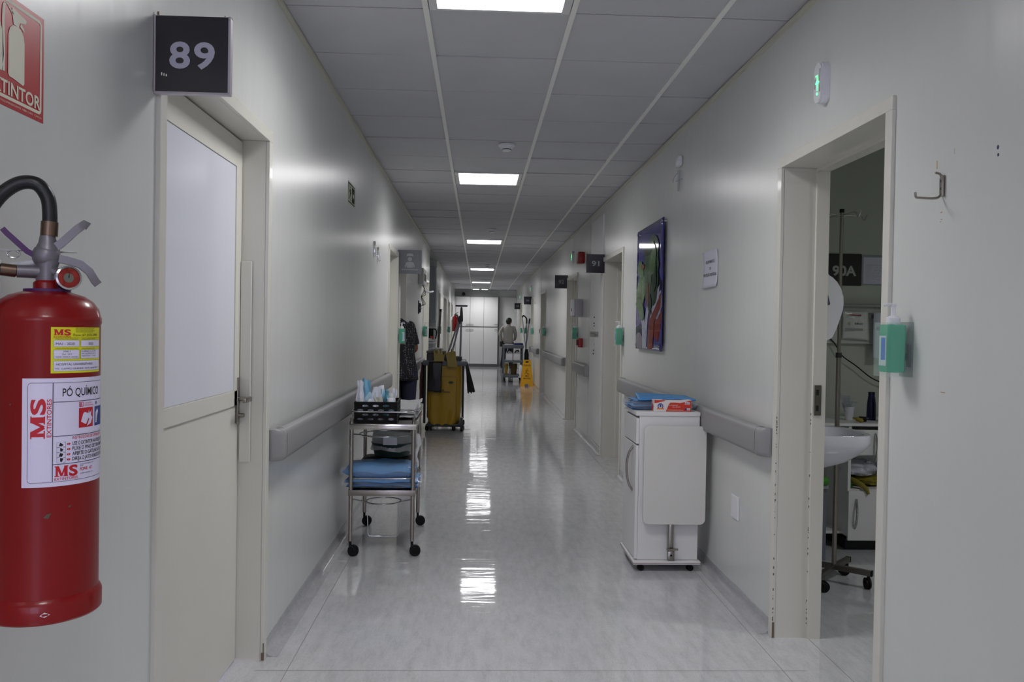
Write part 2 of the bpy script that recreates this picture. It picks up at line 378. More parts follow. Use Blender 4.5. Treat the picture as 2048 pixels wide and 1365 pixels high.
# ---------------------------------------------------------------- doors
SCUFF = mat('scuffed_wood', (112, 96, 82), .8)
def casing(n, side, ya, yb, depth=TH, leaf=None, reveal=.105):
    """casing and lining of one doorway; leaf: None or 'shut'"""
    s = -1 if side == 'L' else 1; xw = L if side == 'L' else R; P = lambda d: xw+s*d     # d > 0 goes into the wall
    at((P(0), (ya+yb)/2, 0)); e = bpy.data.objects.new('door_%d' % n, None); C.objects.link(e); e.location = ORG; e['kind'] = 'structure'
    b = MB(); w_ = .046; p = .013; zt = 2.098
    for y0, y1 in ((ya-w_+.018, ya+.018), (yb-.018, yb+w_-.018)): b.box(P(-p), P(.002), y0, y1, 0, zt, .002)
    b.box(P(-p), P(.002), ya-w_+.018, yb+w_-.018, zt, zt+w_, .002)
    b.build('casing', CREAM, e)
    b = MB(); b.box(P(.0025), P(depth+.01), ya+.0005, ya+.017, 0, zt); b.box(P(.0025), P(depth+.01), yb-.017, yb-.0005, 0, zt); b.box(P(.0025), P(depth+.01), ya+.0005, yb-.0005, zt+.001, zt+.018)
    # rebate the leaf closes against
    b.box(P(reveal+.04), P(depth+.01), ya+.01, ya+.032, 0, zt-.0145); b.box(P(reveal+.04), P(depth+.012), yb-.032, yb-.01, 0, zt-.0145); b.box(P(reveal+.04), P(depth+.012), ya+.01, yb-.01, zt-.014, zt+.0095)
    b.build('door_lining', CREAM, e)
    if leaf == 'shut':
        b = MB(); b.box(P(reveal), P(reveal+.036), ya+.021, yb-.021, .012, zt-.003, .002); b.build('door_leaf', CREAM, e)
        b = MB(); yh = ya+.09; b.rod((P(reveal-.045), yh, 1.02), (P(reveal), yh, 1.02), .008); b.tube([(P(reveal-.045), yh, 1.02), (P(reveal-.048), yh+.03, 1.02), (P(reveal-.045), yh+.11, 1.02)], .008)
        b.box(P(reveal-.003), P(reveal), yh-.018, yh+.018, .92, 1.1, .001); b.build('door_handle', CHROME, e, smooth=40)
    return e, P
# door 1: room 89, shut, with a white board panel above its rail
e, P = casing(1, 'L', *left_doors[0])
yA, yB2 = left_doors[0][0]+.02, left_doors[0][1]-.02
b = MB(); b.box(P(.100), P(.136), yA, yB2, .012, 2.095, .002)
b.box(P(.094), P(.102), yA, yA+.10, 1.04, 2.09, .001); b.box(P(.094), P(.102), yB2-.075, yB2, 1.04, 2.09, .001); b.box(P(.094), P(.102), yA+.1, yB2-.07, 1.98, 2.09, .001); b.box(P(.094), P(.102), yA, yB2, 1.04, 1.10, .001)
leaf = b.build('door_leaf', CREAM, e)
b = MB(); b.box(P(.0975), P(.101), yA+.102, yB2-.078, 1.102, 1.978); b.build('board_panel', BOARD, e)
b = MB(); yh = yB2-.03; b.box(P(.090), P(.095), yh-.013, yh+.013, .965, 1.15, .002); b.rod((P(.05), yh, 1.065), (P(.095), yh, 1.065), .008); b.box(P(.040), P(.054), yh-.075, yh+.012, 1.055, 1.075, .004); b.rod((P(.068), yh, 1.0), (P(.095), yh, 1.0), .008)
b.build('door_handle', STEEL, e, smooth=40)
b = MB(); b.box(P(.05), P(.092), yB2+.001-.004, yB2-.012, .81, 1.615, .002); b.build('door_stop', CREAM, e)
b = MB(); yj = left_doors[0][1]-.018
b.m(0); b.box(P(-.0140), P(-.002), yj-.0015, yj+.002, .004, .036); b.box(P(-.0135), P(-.009), yj-.0012, yj, .036, .075)
b.build('chipped_paint', SCUFF, e)
# other left doors
casing(2, 'L', *left_doors[1], leaf='shut'); casing(3, 'L', *left_doors[2])
for i in range(3, 8): casing(i+1, 'L', *left_doors[i], leaf='shut')
# right doors: 90A open, 91 open with its leaf swung into the room
e90, P90 = casing(9, 'R', *right_doors[0])
b = MB(); yj = right_doors[0][1]-.018; rr = random.Random(5)
for d, n_ in ((.0, 34), (.142, 20)):
    for i in range(n_):
        z = rr.uniform(.05, 1.0)**1.1; hgt = rr.uniform(.002, .011); b.box(P90(d-.012 if d == 0 else d), P90(d-.0105+rr.uniform(.001, .004) if d == 0 else d+.004), yj-.0008, yj+.001, z, z+hgt)
b.box(P90(-.012), P90(-.002), yj-.001, yj+.001, .0, .07)
b.build('chipped_paint', SCUFF, e90)
b = MB(); b.box(P90(.150), P90(.182), yj-.0185, yj-.012, 1.0, 1.135, .001); b.m(1); b.box(P90(.158), P90(.17), yj-.019, yj-.013, 1.09, 1.115); b.box(P90(.158), P90(.17), yj-.019, yj-.013, 1.02, 1.045)
b.build('strike_plate', [STEEL, DARKGAP], e90)
e91, P91 = casing(10, 'R', *right_doors[1])
ya, yb = right_doors[1]
b = MB(); b.box(P91(.195), P91(1.3), yb-.06, yb-.022, .012, 2.09, .002); b.build('door_leaf', CREAM, e91)
for z in (1.93, 1.08, .31):
    b = MB(); b.box(P91(.188), P91(.236), yb-.0635, yb-.06, z-.05, z+.05, .001); b.rod((P91(.192), yb-.067, z-.05), (P91(.192), yb-.067, z+.05), .007); b.build('hinge', DKSTEEL, e91)
for i, (a, c) in enumerate(right_doors[2:]): casing(11+i, 'R', a, c, leaf='shut', reveal=.15)
# the tall proud panel between door 91 and the corridor beyond
at((R, 9.55, 0)); b = MB(); b.box(R-.012, R+.01, 9.0, 9.93, .10, H-.1, .002); pn = tag(b.build('wall_panel', WHITE), 'tall white access panel with dark screw marks next to the 91 doorway', 'panel')
b = MB(); b.box(R-.0145, R-.012, 9.22, 9.9, 1.285, 1.345); b.m(1); b.box(R-.0155, R-.0145, 9.26, 9.55, 1.30, 1.312); b.box(R-.0155, R-.0145, 9.5, 9.86, 1.32, 1.33)
for z in (1.51, 1.44, 1.41, 1.2, 1.13, 1.09): b.rod((R-.0135, 9.55+(z*10 % 1)*.06, z), (R-.011, 9.55, z), .009)
b.build('grey_plate', [mat('plate_grey', (150, 150, 152), .5), DKSTEEL], pn)
at((0, 0, 0))

# ---------------------------------------------------------------- room 90A behind the open doorway
RX, RY = 4.3, 5.6
b = MB(); b.box(R+TH, RX+.1, RY, RY+.1, 0, H+.06); struct(b.build('wall_room_far', ROOMWALL))
b = MB(); b.box(R+TH, RX+.1, .1, .2, 0, H+.06); struct(b.build('wall_room_near', ROOMWALL))
b = MB(); b.box(RX, RX+.1, .1, RY, 0, H+.06); struct(b.build('wall_room_right', ROOMWALL))
b = MB()
for i in range(5):
    for j in range(9):
        xa = R+TH+.62*i-.05; ya = .2+.62*j; b.box(max(xa+.003, R+TH), min(xa+.617, RX), ya+.003, min(ya+.617, RY), H, H+.02)
b.m(1); b.box(R+TH, RX, .2, RY, H+.02, H+.05); struct(b.build('ceiling_room', [TILE, DARKGAP]))
# room 91 and the small room where the person leans in
b = MB(); b.box(R+TH, 3.7, 6.2, 6.3, 0, H+.06); b.box(R+TH, 3.7, 10.2, 10.3, 0, H+.06); b.box(3.6, 3.7, 6.2, 10.3, 0, H+.06); b.box(R+TH, 3.7, 6.2, 10.3, H, H+.06); struct(b.build('wall_room_91', WALL))
b = MB(); b.box(-2.6, L-TH, 8.6, 8.7, 0, H+.06); b.box(-2.6, L-TH, 10.6, 10.7, 0, H+.06); b.box(-2.7, -2.6, 8.6, 10.7, 0, H+.06); b.box(-2.7, L-TH, 8.6, 10.7, H, H+.06); struct(b.build('wall_room_nurse', WALL))
# ---------------------------------------------------------------- ceiling lamps
def lamp_at(name, x, y, wx, wy, label, group, watts, strength, z=H):
    t = thing(name, label, 'ceiling light', (x, y, z), 0, group)
    b = MB(); a, c, d, f_ = x-wx/2, x+wx/2, y-wy/2, y+wy/2
    for q in ((a-.035, a, d-.02, f_+.02), (c, c+.035, d-.02, f_+.02), (a, c, d-.02, d), (a, c, f_, f_+.02)): b.box(q[0], q[1], q[2], q[3], z-.004, z+.06)
    b.build('frame', mat('lamp_frame', (215, 215, 215), .4), t)
    b = MB(); b.box(a, c, d, f_, z+.012, z+.018); b.build('diffuser', lamp_mat(strength), t)
    ld = bpy.data.lights.new('tube', 'AREA'); ld.shape = 'RECTANGLE'; ld.size = wx*.95; ld.size_y = wy*.95; ld.energy = watts; ld.color = LAMP_COL; ld.spread = math.radians(150)
    lo = bpy.data.objects.new('tube', ld); C.objects.link(lo); lo.parent = t; lo.location = (0, 0, .005)
    return t
def lamp_mat(s):
    k = 'lamp_glow_%g' % s
    if k not in MATS:
        m = bpy.data.materials.new(k); m.use_nodes = True; nt = m.node_tree; nt.nodes.clear(); e = nt.nodes.new('ShaderNodeEmission'); o = nt.nodes.new('ShaderNodeOutputMaterial')
        e.inputs[0].default_value = (1, .985, 1, 1); e.inputs[1].default_value = s; nt.links.new(e.outputs[0], o.inputs[0]); MATS[k] = m
    return MATS[k]
names_ = ['far behind the photographer', 'behind the photographer', 'cut by the top edge, the nearest', 'second from the front, over the near corridor', 'third from the front, narrow strip', 'fourth from the front, above the yellow cart', 'fifth from the front, far down the corridor']
for i, y in enumerate(lampY):
    lamp_at('ceiling_light', .07, y+TS/2, .53, .55, 'white square recessed ceiling light, %s' % names_[i], 'ceiling lights down the corridor', LAMP_W, PANEL_E)
lamp_at('ceiling_light', -.10, YB-1.1, .21, .3, 'small white ceiling light left of the pair at the corridor end', 'ceiling lights down the corridor', LAMP_W*.6, PANEL_E, z=H-.03)
lamp_at('ceiling_light', .20, YB-1.1, .21, .3, 'small white ceiling light right of the pair at the corridor end', 'ceiling lights down the corridor', LAMP_W*.6, PANEL_E, z=H-.03)
at((0, 0, 0))
lamp_at('ceiling_light', 3.1, 2.75, .53, .55, 'added square fill light inside room 90A out of sight', None, ROOM_FILL_W, 1.5, z=H-.03)  # fill lamp added out of view to brighten the room
at((0, 0, 0))
# smoke detectors
def smoke(x, y, label):
    t = thing('smoke_detector', label, 'smoke detector', (x, y, H), 0, 'smoke detectors on the ceiling')
    b = MB(); b.lathe([(.062, 0), (.062, -.012), (.05, -.02), (.048, -.03), (.04, -.036)], (x, y, H)); b.build('base', WHITEP, t, smooth=40)
    b = MB(); b.lathe([(.034, -.034), (.036, -.042), (.03, -.05), (0, -.052)], (x, y, H)); b.m(1); b.lathe([(.0365, -.036), (.0365, -.041)], (x, y, H), cap=False); b.build('sensor_head', [WHITEP, BLACK], t, smooth=40)
    return t
smoke(.188, 6.2, 'white round smoke detector in front of the second light, the largest')
smoke(.165, 11.5, 'white round smoke detector just before the third light')
smoke(.178, 18.0, 'tiny smoke detector just before the fourth light')
smoke(.21, 23.6, 'tiny smoke detector just before the fifth light, farthest')
at((0, 0, 0))
# corridor end: built-in cupboards
YC = 29.5
b = MB(); b.m(2); b.box(L, .70, YC+.02, YB, .08, 2.47); b.m(0); b.box(L, -.81, YC+.0, YC+.02, .08, 2.47); b.m(1); b.box(L, .70, YC+.05, YB, 0, .08)
t = thing('wall_cupboard', 'white built-in cupboard with tall doors closing the corridor end', 'cupboard', (-.08, YB, 0)); 
for v in b.bm.verts: pass
b.build('carcass', [WHITE, mat('plinth_grey', (110, 110, 112), .5), mat('gap_grey', (140, 140, 138), .8)], t)
xs = [L+.03, -.30, .195, .69]; xs = [-.80, -.53, -.30, -.06, .19, .44, .69]
xs = [-.80, -.30, .19, .69]
for i in range(3):
    for z0, z1, hz in ((1.42, 2.46, 1.5), (.10, 1.38, 1.31)):
        b = MB(); b.box(xs[i]+.006, xs[i+1]-.006, YC, YC+.02, z0, z1, .003); d = b.build('cupboard_door', WHITE, t)
        hx = xs[i+1]-.07 if i != 1 else xs[i]+.07
        b = MB(); b.tube([(hx-.05, YC, hz), (hx-.045, YC-.03, hz), (hx+.045, YC-.03, hz), (hx+.05, YC, hz)], .009, smooth=3); b.build('handle', CHROME, d)
t = thing('wall_cupboard', 'recessed white cupboard doors right of the dark gap at the corridor end', 'cupboard', (1.0, YB, 0))
b = MB(); b.box(.735, R, YB-.06, YB, .08, 2.47); b.m(1); b.box(.705, .735, YB-.30, YB, 0, 2.47); b.build('carcass', [WHITE, mat('painted_shadow_gap', (90, 90, 92), .6)], t)  # dark grey strip stands in for the shade of the gap
for x0, x1 in ((.74, R-.003),):
    for z0, z1, hz in ((1.42, 2.46, 1.5), (.10, 1.38, 1.31)):
        b = MB(); b.box(x0, x1, YB-.08, YB-.06, z0, z1, .003); d = b.build('cupboard_door', WHITE, t)
        b = MB(); hx = x0+.08; b.tube([(hx-.05, YB-.08, hz), (hx-.045, YB-.11, hz), (hx+.045, YB-.11, hz), (hx+.05, YB-.08, hz)], .006, smooth=3); b.build('handle', CHROME, d)
t = thing('security_camera', 'tiny black dome camera above the cupboards at the corridor end', 'camera', (-.54, YC+.02, 2.56))
b = MB(); b.box(-.60, -.48, YC+.06, YB, 2.53, 2.6); b.build('bracket', BLACK, t)
b = MB(); b.ball((-.54, YC+.03, 2.56), .06); b.build('camera_head', BLACK, t, smooth=40)
at((0, 0, 0))
# ---------------------------------------------------------------- things on the left wall
# fire extinguisher sign
t = thing('extinguisher_sign', 'red square sign picturing a fire extinguisher above the large red extinguisher', 'sign', (L, 1.572, 1.85))
b = MB(); b.box(L, L+.003, 1.472, 1.672, 1.748, 1.950); b.build('sign_panel', SIGNRED, t)
p = Print(onwall('L', L+.003, 1.472, 1.748)); F_ = .2
def rring(p, u0, v0, u1, v1, r, th, col, lay):
    def rr_(o):
        out = []
        for cx, cy, a in ((u1-r, v1-r, 0), (u0+r, v1-r, 90), (u0+r, v0+r, 180), (u1-r, v0+r, 270)):
            for k in range(6):
                an = math.radians(a+k*18); out.append((cx+(r-o)*math.cos(an), cy+(r-o)*math.sin(an)))
        return out
    A, B = rr_(0), rr_(th); n = len(A); p.mb.m(col); vs = [p.f(u, v, lay*p.step) for u, v in A+B]; p.mb.add(vs, [[i, (i+1) % n, n+(i+1) % n, n+i] for i in range(n)])
rring(p, .008, .014, .192, .194, .010, .006, 0, 1)
p.text('EXTINTOR', .187, .023, .0245, 0, 2, width=.176, bold=.022, align='r')
EM = lambda pts: [(.076+(u-.107)*1.28, .052+(v-.062)*1.14) for u, v in pts]
p.text('FOTOLUMINESCENTE  NBR 13434  CARGA', .192, .0065, .0035, 0, 2, width=.15, align='r')
ext_body = [(.118, .066), (.146, .062), (.149, .066), (.149, .13), (.146, .142), (.139, .150), (.130, .152), (.118, .150), (.111, .144), (.107, .132), (.107, .07), (.11, .066)]
p.poly(EM(ext_body), 0, 2)
p.poly(EM([(.120, .152), (.134, .152), (.136, .160), (.152, .164), (.154, .170), (.148, .172), (.125, .176), (.117, .178), (.115, .170), (.118, .162)]), 0, 2)
p.poly(EM([(.137, .1545), (.148, .149), (.147, .155), (.139, .160)]), 0, 2)
hz = [(.118, .168), (.108, .176), (.099, .178), (.095, .172), (.094, .150), (.096, .100), (.096, .07)]
p.mb.m(0)
for (a, c), (d, e_) in zip(hz, hz[1:]):
    w_ = .003; p.poly(EM([(a-w_, c), (a+w_, c), (d+w_, e_), (d-w_, e_)]), 0, 2)
p.poly([(.030, .06), (.056, .06), (.062, .09), (.058, .13), (.04, .16), (.022, .12)], 0, 2)
p.build('sign_print', [SIGNCREAM], t)

# the large red fire extinguisher
EX, EY, EZ, ER = -.735, 1.455, .868, .083
t = thing('fire_extinguisher', 'large red dry powder fire extinguisher hung on the left wall in the foreground', 'fire extinguisher', (EX, EY, EZ))
b = MB(); b.lathe([(0, .012), (.06, .010), (.078, .004), (.086, .0), (.0885, .003), (.0885, .030), (.086, .036), (.083, .040), (.083, .490), (.0845, .493), (.0845, .501), (.083, .504), (.080, .516), (.072, .528), (.058, .538), (.036, .545), (.024, .547)], (EX, EY, EZ), seg=72)
b.build('cylinder', RED, t, smooth=30)
b = MB(); b.lathe([(.036, .544), (.036, .549), (.022, .550)], (EX, EY, EZ), seg=32); b.build('collar', mat('purple_plastic', (70, 20, 90), .5), t, smooth=30)
b = MB(); b.lathe([(.0215, .545), (.0215, .560), (.017, .564)], (EX, EY, EZ), seg=32); b.build('neck', RED, t, smooth=30)
def EP(right, back, up):      # right/back as seen from the camera's side of the cylinder
    a = math.atan2(EY, EX); fw = Vector((EX, EY, 0)).normalized(); rt = Vector((-fw.y, fw.x, 0))*-1
    return Vector((EX, EY, EZ))+rt*right+fw*back+Vector((0, 0, up))
ZINC = mat('cast_grey', (128, 124, 132), .42, .5)
b = MB(); b.lathe([(.014, .555), (.018, .566), (.0155, .585), (.019, .596), (.019, .618), (.014, .628), (.012, .640)], (EX, EY, EZ), seg=20)
b.rod(EP(-.045, -.004, .578), EP(.0, 0, .578), .011); b.rod(EP(0, 0, .585), EP(.028, -.022, .568), .009); b.ball(EP(-.002, 0, .606), .022)
b.build('valve', ZINC, t, smooth=50)
def lever(pts, wid, th_, mt, nm):
    b = MB(); fw = Vector((EX, EY, 0)).normalized(); rings = []
    for i, (r_, u_) in enumerate(pts):
        w_ = wid[min(i, len(wid)-1)]; a = Vector(pts[max(0, i-1)]); c = Vector(pts[min(len(pts)-1, i+1)]); d = (c-a).normalized(); n_ = Vector((-d.y, d.x))
        q = lambda s_, k: EP(r_+n_.x*k*th_, s_*w_, u_+n_.y*k*th_)
        rings.append([q(-1, -1), q(1, -1), q(1, 1), q(-1, 1)])
    b.loft(rings); return b.build(nm, mt, t, smooth=40)
lever([(-.004, .608), (.02, .628), (.045, .655), (.056, .664), (.062, .660)], [.010, .012, .013, .012, .008], .0065, ZINC, 'top_lever')
lever([(.004, .604), (.028, .600), (.050, .594), (.064, .582), (.073, .566), (.078, .560)], [.009, .010, .011, .011, .010, .007], .0065, ZINC, 'carry_handle')
lever([(-.066, .648), (-.06, .641), (-.03, .612), (-.015, .604)], [.004, .006, .006, .006], .0045, MATS['purple_plastic'], 'seal_tab')
b = MB(); b.tube([EP(-.078, 0, .612), EP(-.04, 0, .612), EP(.045, 0, .614)], .0014); b.tube([EP(-.05, .0, .606)+Vector((0, 0, .006*math.sin(a)))+(EP(.01, 0, 0)-EP(0, 0, 0))*math.cos(a) for a in [i*PI/6 for i in range(12)]], .0012, closed=True)
b.build('safety_pin', CHROME, t, smooth=40)
b = MB(); ctr = EP(.030, -.026, .568); nrm = (EP(.25, -1, .1)-EP(0, 0, 0)); nrm.normalize(); M = Matrix.Translation(ctr) @ nrm.to_track_quat('Z', 'Y').to_matrix().to_4x4()
b.lathe([(.020, -.006), (.021, .0), (.0205, .008), (.0175, .009), (.017, .005), (0, .005)], seg=28, M=M); b.build('pressure_gauge', CHROME, t, smooth=40)
b = MB(); b.lathe([(.0168, .0056), (0, .0056)], seg=24, M=M); b.m(1); b.lathe([(.008, .0062), (0, .0062)], seg=16, M=M); b.m(2); b.add([M @ Vector(v) for v in ((-.001, 0, .0068), (.001, 0, .0068), (.002, .013, .0068))], [[0, 1, 2]])
b.build('gauge_dial', [mat('dial_red', (190, 60, 50), .3), mat('dial_grey', (150, 150, 140), .3), INKBLK], t)
HOSE = mat('black_hose', (22, 22, 26), .38, bump=.0004, bscale=200)
b = MB()
b.tube([EP(.002, 0, .646), EP(.003, .0, .676), EP(-.001, .0, .706), EP(-.018, .0, .727), EP(-.046, .004, .724), EP(-.076, .008, .694), EP(-.098, .01, .64), EP(-.118, .01, .54), EP(-.124, .0, .40), EP(-.118, -.01, .30)], .0118, seg=14, smooth=8)
b.build('hose', HOSE, t, smooth=50)
b = MB(); b.tube([EP(-.045, -.004, .578), EP(-.07, -.006, .580), EP(-.10, -.004, .578), EP(-.13, 0, .55), EP(-.14, 0, .45)], .0095, seg=12, smooth=6); b.build('hose', HOSE, t, smooth=50)
BRASS = mat('brass', (116, 96, 82), .35, .9)
b = MB(); b.rod(EP(.002, 0, .640), EP(.003, 0, .664), .0135); b.build('hose_crimp', BRASS, t, smooth=40)
b = MB(); b.rod(EP(-.046, -.004, .578), EP(-.068, -.006, .580), .0108); b.build('hose_crimp', BRASS, t, smooth=40)
b = MB(); b.box(L, L+.03, EY-.03, EY+.03, EZ+.50, EZ+.60, .002); b.rod((L+.01, EY, EZ+.575), (EX, EY, EZ+.60), .006); b.build('wall_bracket', WHITEP, t)
# stickers on the cylinder
def cylmap(th0, z0, rad): return lambda u, v, w: Vector((EX+(rad+w)*math.cos(th0+u/rad), EY+(rad+w)*math.sin(th0+u/rad), EZ+z0+v))
TH0 = math.radians(-63.2-24); rad = ER+.0004
LM = [LABW, INKNAVY, INKRED, INKBLK, INKBLUE]
p = Print(cylmap(TH0, .225, rad), .00022, .003); LW, LH = .160, .177
p.rect(0, 0, LW, LH, 0, 0, nu=40)
p.build('label', LM, t)
p = Print(cylmap(TH0, .225, rad), .00022, .003)
def hl(x0, x1, y, th_=.0011, c=1): p.rect(x0, y-th_/2, x1, y+th_/2, c, 1, nu=24)
def vl(x, y0, y1, th_=.0013, c=1): p.rect(x-th_/2, y0, x+th_/2, y1, c, 1)
hl(.012, LW-.01, LH-.0075, .0007); hl(.012, LW-.01, .0075, .0007); vl(.0085, .012, LH-.012, .0007); vl(LW-.0065, .012, LH-.012, .0007)
for cx, cy, a0 in ((.0125, .0115, 180), (.0125, LH-.0115, 90)):
    pts = [(cx+.004*math.cos(math.radians(a0+k*15)), cy+.004*math.sin(math.radians(a0+k*15))) for k in range(7)]; inn = [(cx+.0033*math.cos(math.radians(a0+k*15)), cy+.0033*math.sin(math.radians(a0+k*15))) for k in range(7)]
    p.poly(pts+inn[::-1], 1, 1)
DV = .0445; vl(DV, .0075, LH-.0075)
hl(DV, LW-.01, LH-.039); hl(DV, LW-.01, .082); hl(DV, LW-.01, .036)
def slabMS(u, v, h, wd, rot=False, c=2):
    """bold slab-serif MS"""
    q = (lambda a, b_: (u-b_, v+a)) if rot else (lambda a, b_: (u+a, v+b_))
    m_ = wd*.56; st = m_*.16
    def R_(a0, b0, a1, b1): p.poly([q(a0, b0), q(a1, b0), q(a1, b1), q(a0, b1)], c, 2)
    R_(st*.5, 0, st*1.5, h); R_(m_-st*1.9, 0, m_-st*.3, h)
    p.poly([q(st*.5, h), q(st*1.9, h), q(m_/2+st*.5, h*.12), q(m_/2-st*.4, h*.0)], c, 3); p.poly([q(m_-st*1.7, h), q(m_-st*.8, h), q(m_/2+st*.3, 0), q(m_/2-st*.2, h*.16)], c, 3)
    for a in (0, m_-st*2.3): R_(a, 0, a+st*2.2, h*.09)
    R_(0, h*.91, st*1.7, h); R_(m_-st*1.7, h*.91, m_, h)
    if rot: p.text('S', u, v+m_*1.05, h, c, 3, width=wd*.40, bold=.035, rot=True)
    else: p.text('S', u+m_*1.05, v, h, c, 3, width=wd*.40, bold=.035)
slabMS(.0335, .079, .021, .066, rot=True)
p.text('EXTINTORES', .0425, .081, .0068, 2, 2, width=.062, bold=.01, rot=True)
p.text('PÓ QUÍMICO', DV+.014, LH-.030, .0135, 3, 2, width=.075, bold=.008)
p.frame(DV+.041, .128, DV+.050, .136, .0009, 2, 1); p.text('B', DV+.0432, .1292, .0056, 2, 2, bold=.03); p.text('LÍQUIDOS', DV+.052, .1325, .0025, 2, 2); p.text('INFLAMÁVEIS', DV+.052, .1288, .0025, 2, 2)
p.rect(DV+.041, .093, DV+.072, .126, 2, 1, 4)
p.poly([(DV+.045, .103), (DV+.055, .098), (DV+.063, .112), (DV+.060, .116), (DV+.052, .119), (DV+.049, .116)], 0, 2); p.poly([(DV+.057, .095), (DV+.066, .099), (DV+.070, .108), (DV+.066, .113), (DV+.068, .121), (DV+.063, .116), (DV+.061, .122), (DV+.059, .112), (DV+.062, .106)], 0, 3)
p.disc(DV+.082, .132, .003, .003, 4, 1); p.rect(DV+.077, .093, DV+.108, .126, 4, 1, 4); p.poly([(DV+.080, .098), (DV+.084, .098), (DV+.086, .110), (DV+.090, .117), (DV+.086, .122), (DV+.080, .116)], 0, 2); p.text('C', DV+.0805, .1306, .003, 0, 2)
p.text('INSTRUÇÕES DE OPERAÇÃO', DV+.030, .0755, .0048, 2, 2, width=.072, bold=.01)
for i, s_ in enumerate(('USE O EXTINTOR NA POSIÇÃO VERTICAL', 'PUXE O PINO DE TRAVAMENTO', 'APERTE O GATILHO ATÉ O FIM', 'DIRIJA O JATO À BASE DO FOGO')):
    v = .0655-.0085*i; p.text(s_, DV+.030, v, .0062, 3, 2, width=(.098, .090, .086, .086)[i], bold=.015)
    p.frame(DV+.006, v-.0018, DV+.0195, v+.0066, .0004, 3, 1); p.poly([(DV+.009+.002*(i % 2), v), (DV+.014, v-.0005), (DV+.016, v+.002+.001*i), (DV+.011, v+.006)], 3, 2)
    p.poly([(DV+.0215, v+.0012), (DV+.0235, v+.0012), (DV+.0235, v+.0040), (DV+.0215, v+.0040)], 2, 2); p.poly([(DV+.0240, v), (DV+.0275, v+.0027), (DV+.0240, v+.0052)], 2, 2)
slabMS(DV+.003, .0155, .0175, .037)
p.text('EXTINTORES', DV+.003, .0095, .0045, 2, 2, width=.037, bold=.015)
p.text('FONE:', DV+.044, .0215, .0052, 2, 2, width=.016, bold=.02); p.text('67', DV+.064, .0215, .0052, 2, 2, width=.006, bold=.02)
for k in range(3): p.text(('M S EXTINTORES LTDA', 'RUA', 'CAMPO GRANDE  MS')[k], DV+.044, .031-.0025*k if k < 2 else .0155, .0021, 1, 2)
p.build('label_print', LM, t)
TH1 = math.radians(-63.2+4); p = Print(cylmap(TH1, .410, rad), .00022, .003); LM2 = [YEL, INKRED, INKBLK, LABW, mat('line_green', (60, 110, 90), .5)]
p.rect(0, 0, .098, .0755, 0, 0, nu=24); p.build('service_label', LM2, t)
p = Print(cylmap(TH1, .410, rad), .00022, .003)
slabMS(.004, .0625, .0095, .026, c=1); p.text('EXTINTORES', .004, .0588, .0025, 1, 2, width=.026, bold=.01)
p.text('Fone: 67 3355-2900', .034, .0608, .0042, 2, 2, width=.052)
for k in range(4): p.text('COM. E MANUTENÇÃO DE EXTINTORES', .038, .0733-.0021*k, .0014, 2, 2, width=.040-.004*(k % 2))
p.rect(.003, .0578, .095, .0582, 2, 1, 12)
p.text('PRÓXIMA MANUTENÇÃO', .007, .0553, .0017, 2, 2, width=.034); p.text('PRÓXIMO TESTE', .050, .0553, .0017, 2, 2, width=.03)
p.rect(.004, .0433, .044, .0543, 4, 1, 8).rect(.0044, .0437, .0436, .0539, 3, 2, 8); p.text('MAI - 2020', .007, .0462, .0044, 2, 4, width=.029)
p.rect(.047, .0433, .095, .0543, 4, 1, 8).rect(.0474, .0437, .0946, .0539, 3, 2, 8); p.text('2020', .062, .0462, .0042, 2, 4, width=.012)
p.text('MANUTENÇÃO REALIZADA', .007, .0395, .0017, 2, 2, width=.036); p.text('RESPONSÁVEL', .050, .0395, .0017, 2, 2, width=.03)
p.rect(.004, .0233, .044, .0383, 4, 1, 8).rect(.0044, .0237, .0436, .0379, 3, 2, 8)
for k, s_ in enumerate(('NÍVEL 2', 'MAI - 2019', 'TESTE  MANUT. ANUAL')): p.text(s_, .024, .0345-.0045*k, .0024, 2, 4, align='c')
p.rect(.047, .0233, .095, .0383, 4, 1, 8).rect(.0474, .0237, .0946, .0379, 3, 2, 8)
for k in range(3): p.text(('CARGA E LACRE', 'PÓ QUÍMICO B C', 'PERÍODO 1 ANO')[k], .049, .0348-.004*k, .0022, 2, 4, width=.032)
p.rect(.004, .0033, .095, .0203, 4, 1, 12).rect(.0044, .0037, .0946, .0199, 3, 2, 12)
p.text('HOSPITAL UNIVERSITARIO', .008, .0128, .0038, 2, 4, width=.064); p.text('MS  CAMPO GRANDE  2019  INMETRO', .007, .0062, .0028, 2, 4, width=.08)
p.build('service_label_print', LM2, t)
b = MB(); f_ = cylmap(math.radians(-63.2), 0, ER+.0056); b.add([f_(.0-.007, .017, .0), f_(0, .0135, .0), f_(.008, .0175, 0), f_(0, .022, 0)], [[0, 1, 2, 3]])
b.build('paint_chip', WHITEP, t)
f2 = cylmap(math.radians(-63.2), 0, ER+.0003)
for u, v, sz in ((.002, .178, .005), (.036, .19, .0025), (-.055, .36, .002), (.012, .30, .002)): b = MB(); b.add([f2(u-sz, v-sz*.6, 0), f2(u+sz*.4, v-sz, 0), f2(u+sz*1.3, v+sz*.8, 0), f2(u, v+sz*.5, 0)], [[0, 1, 2, 3]]); b.build('paint_chip', mat('bare_metal', (90, 84, 70), .6), t)

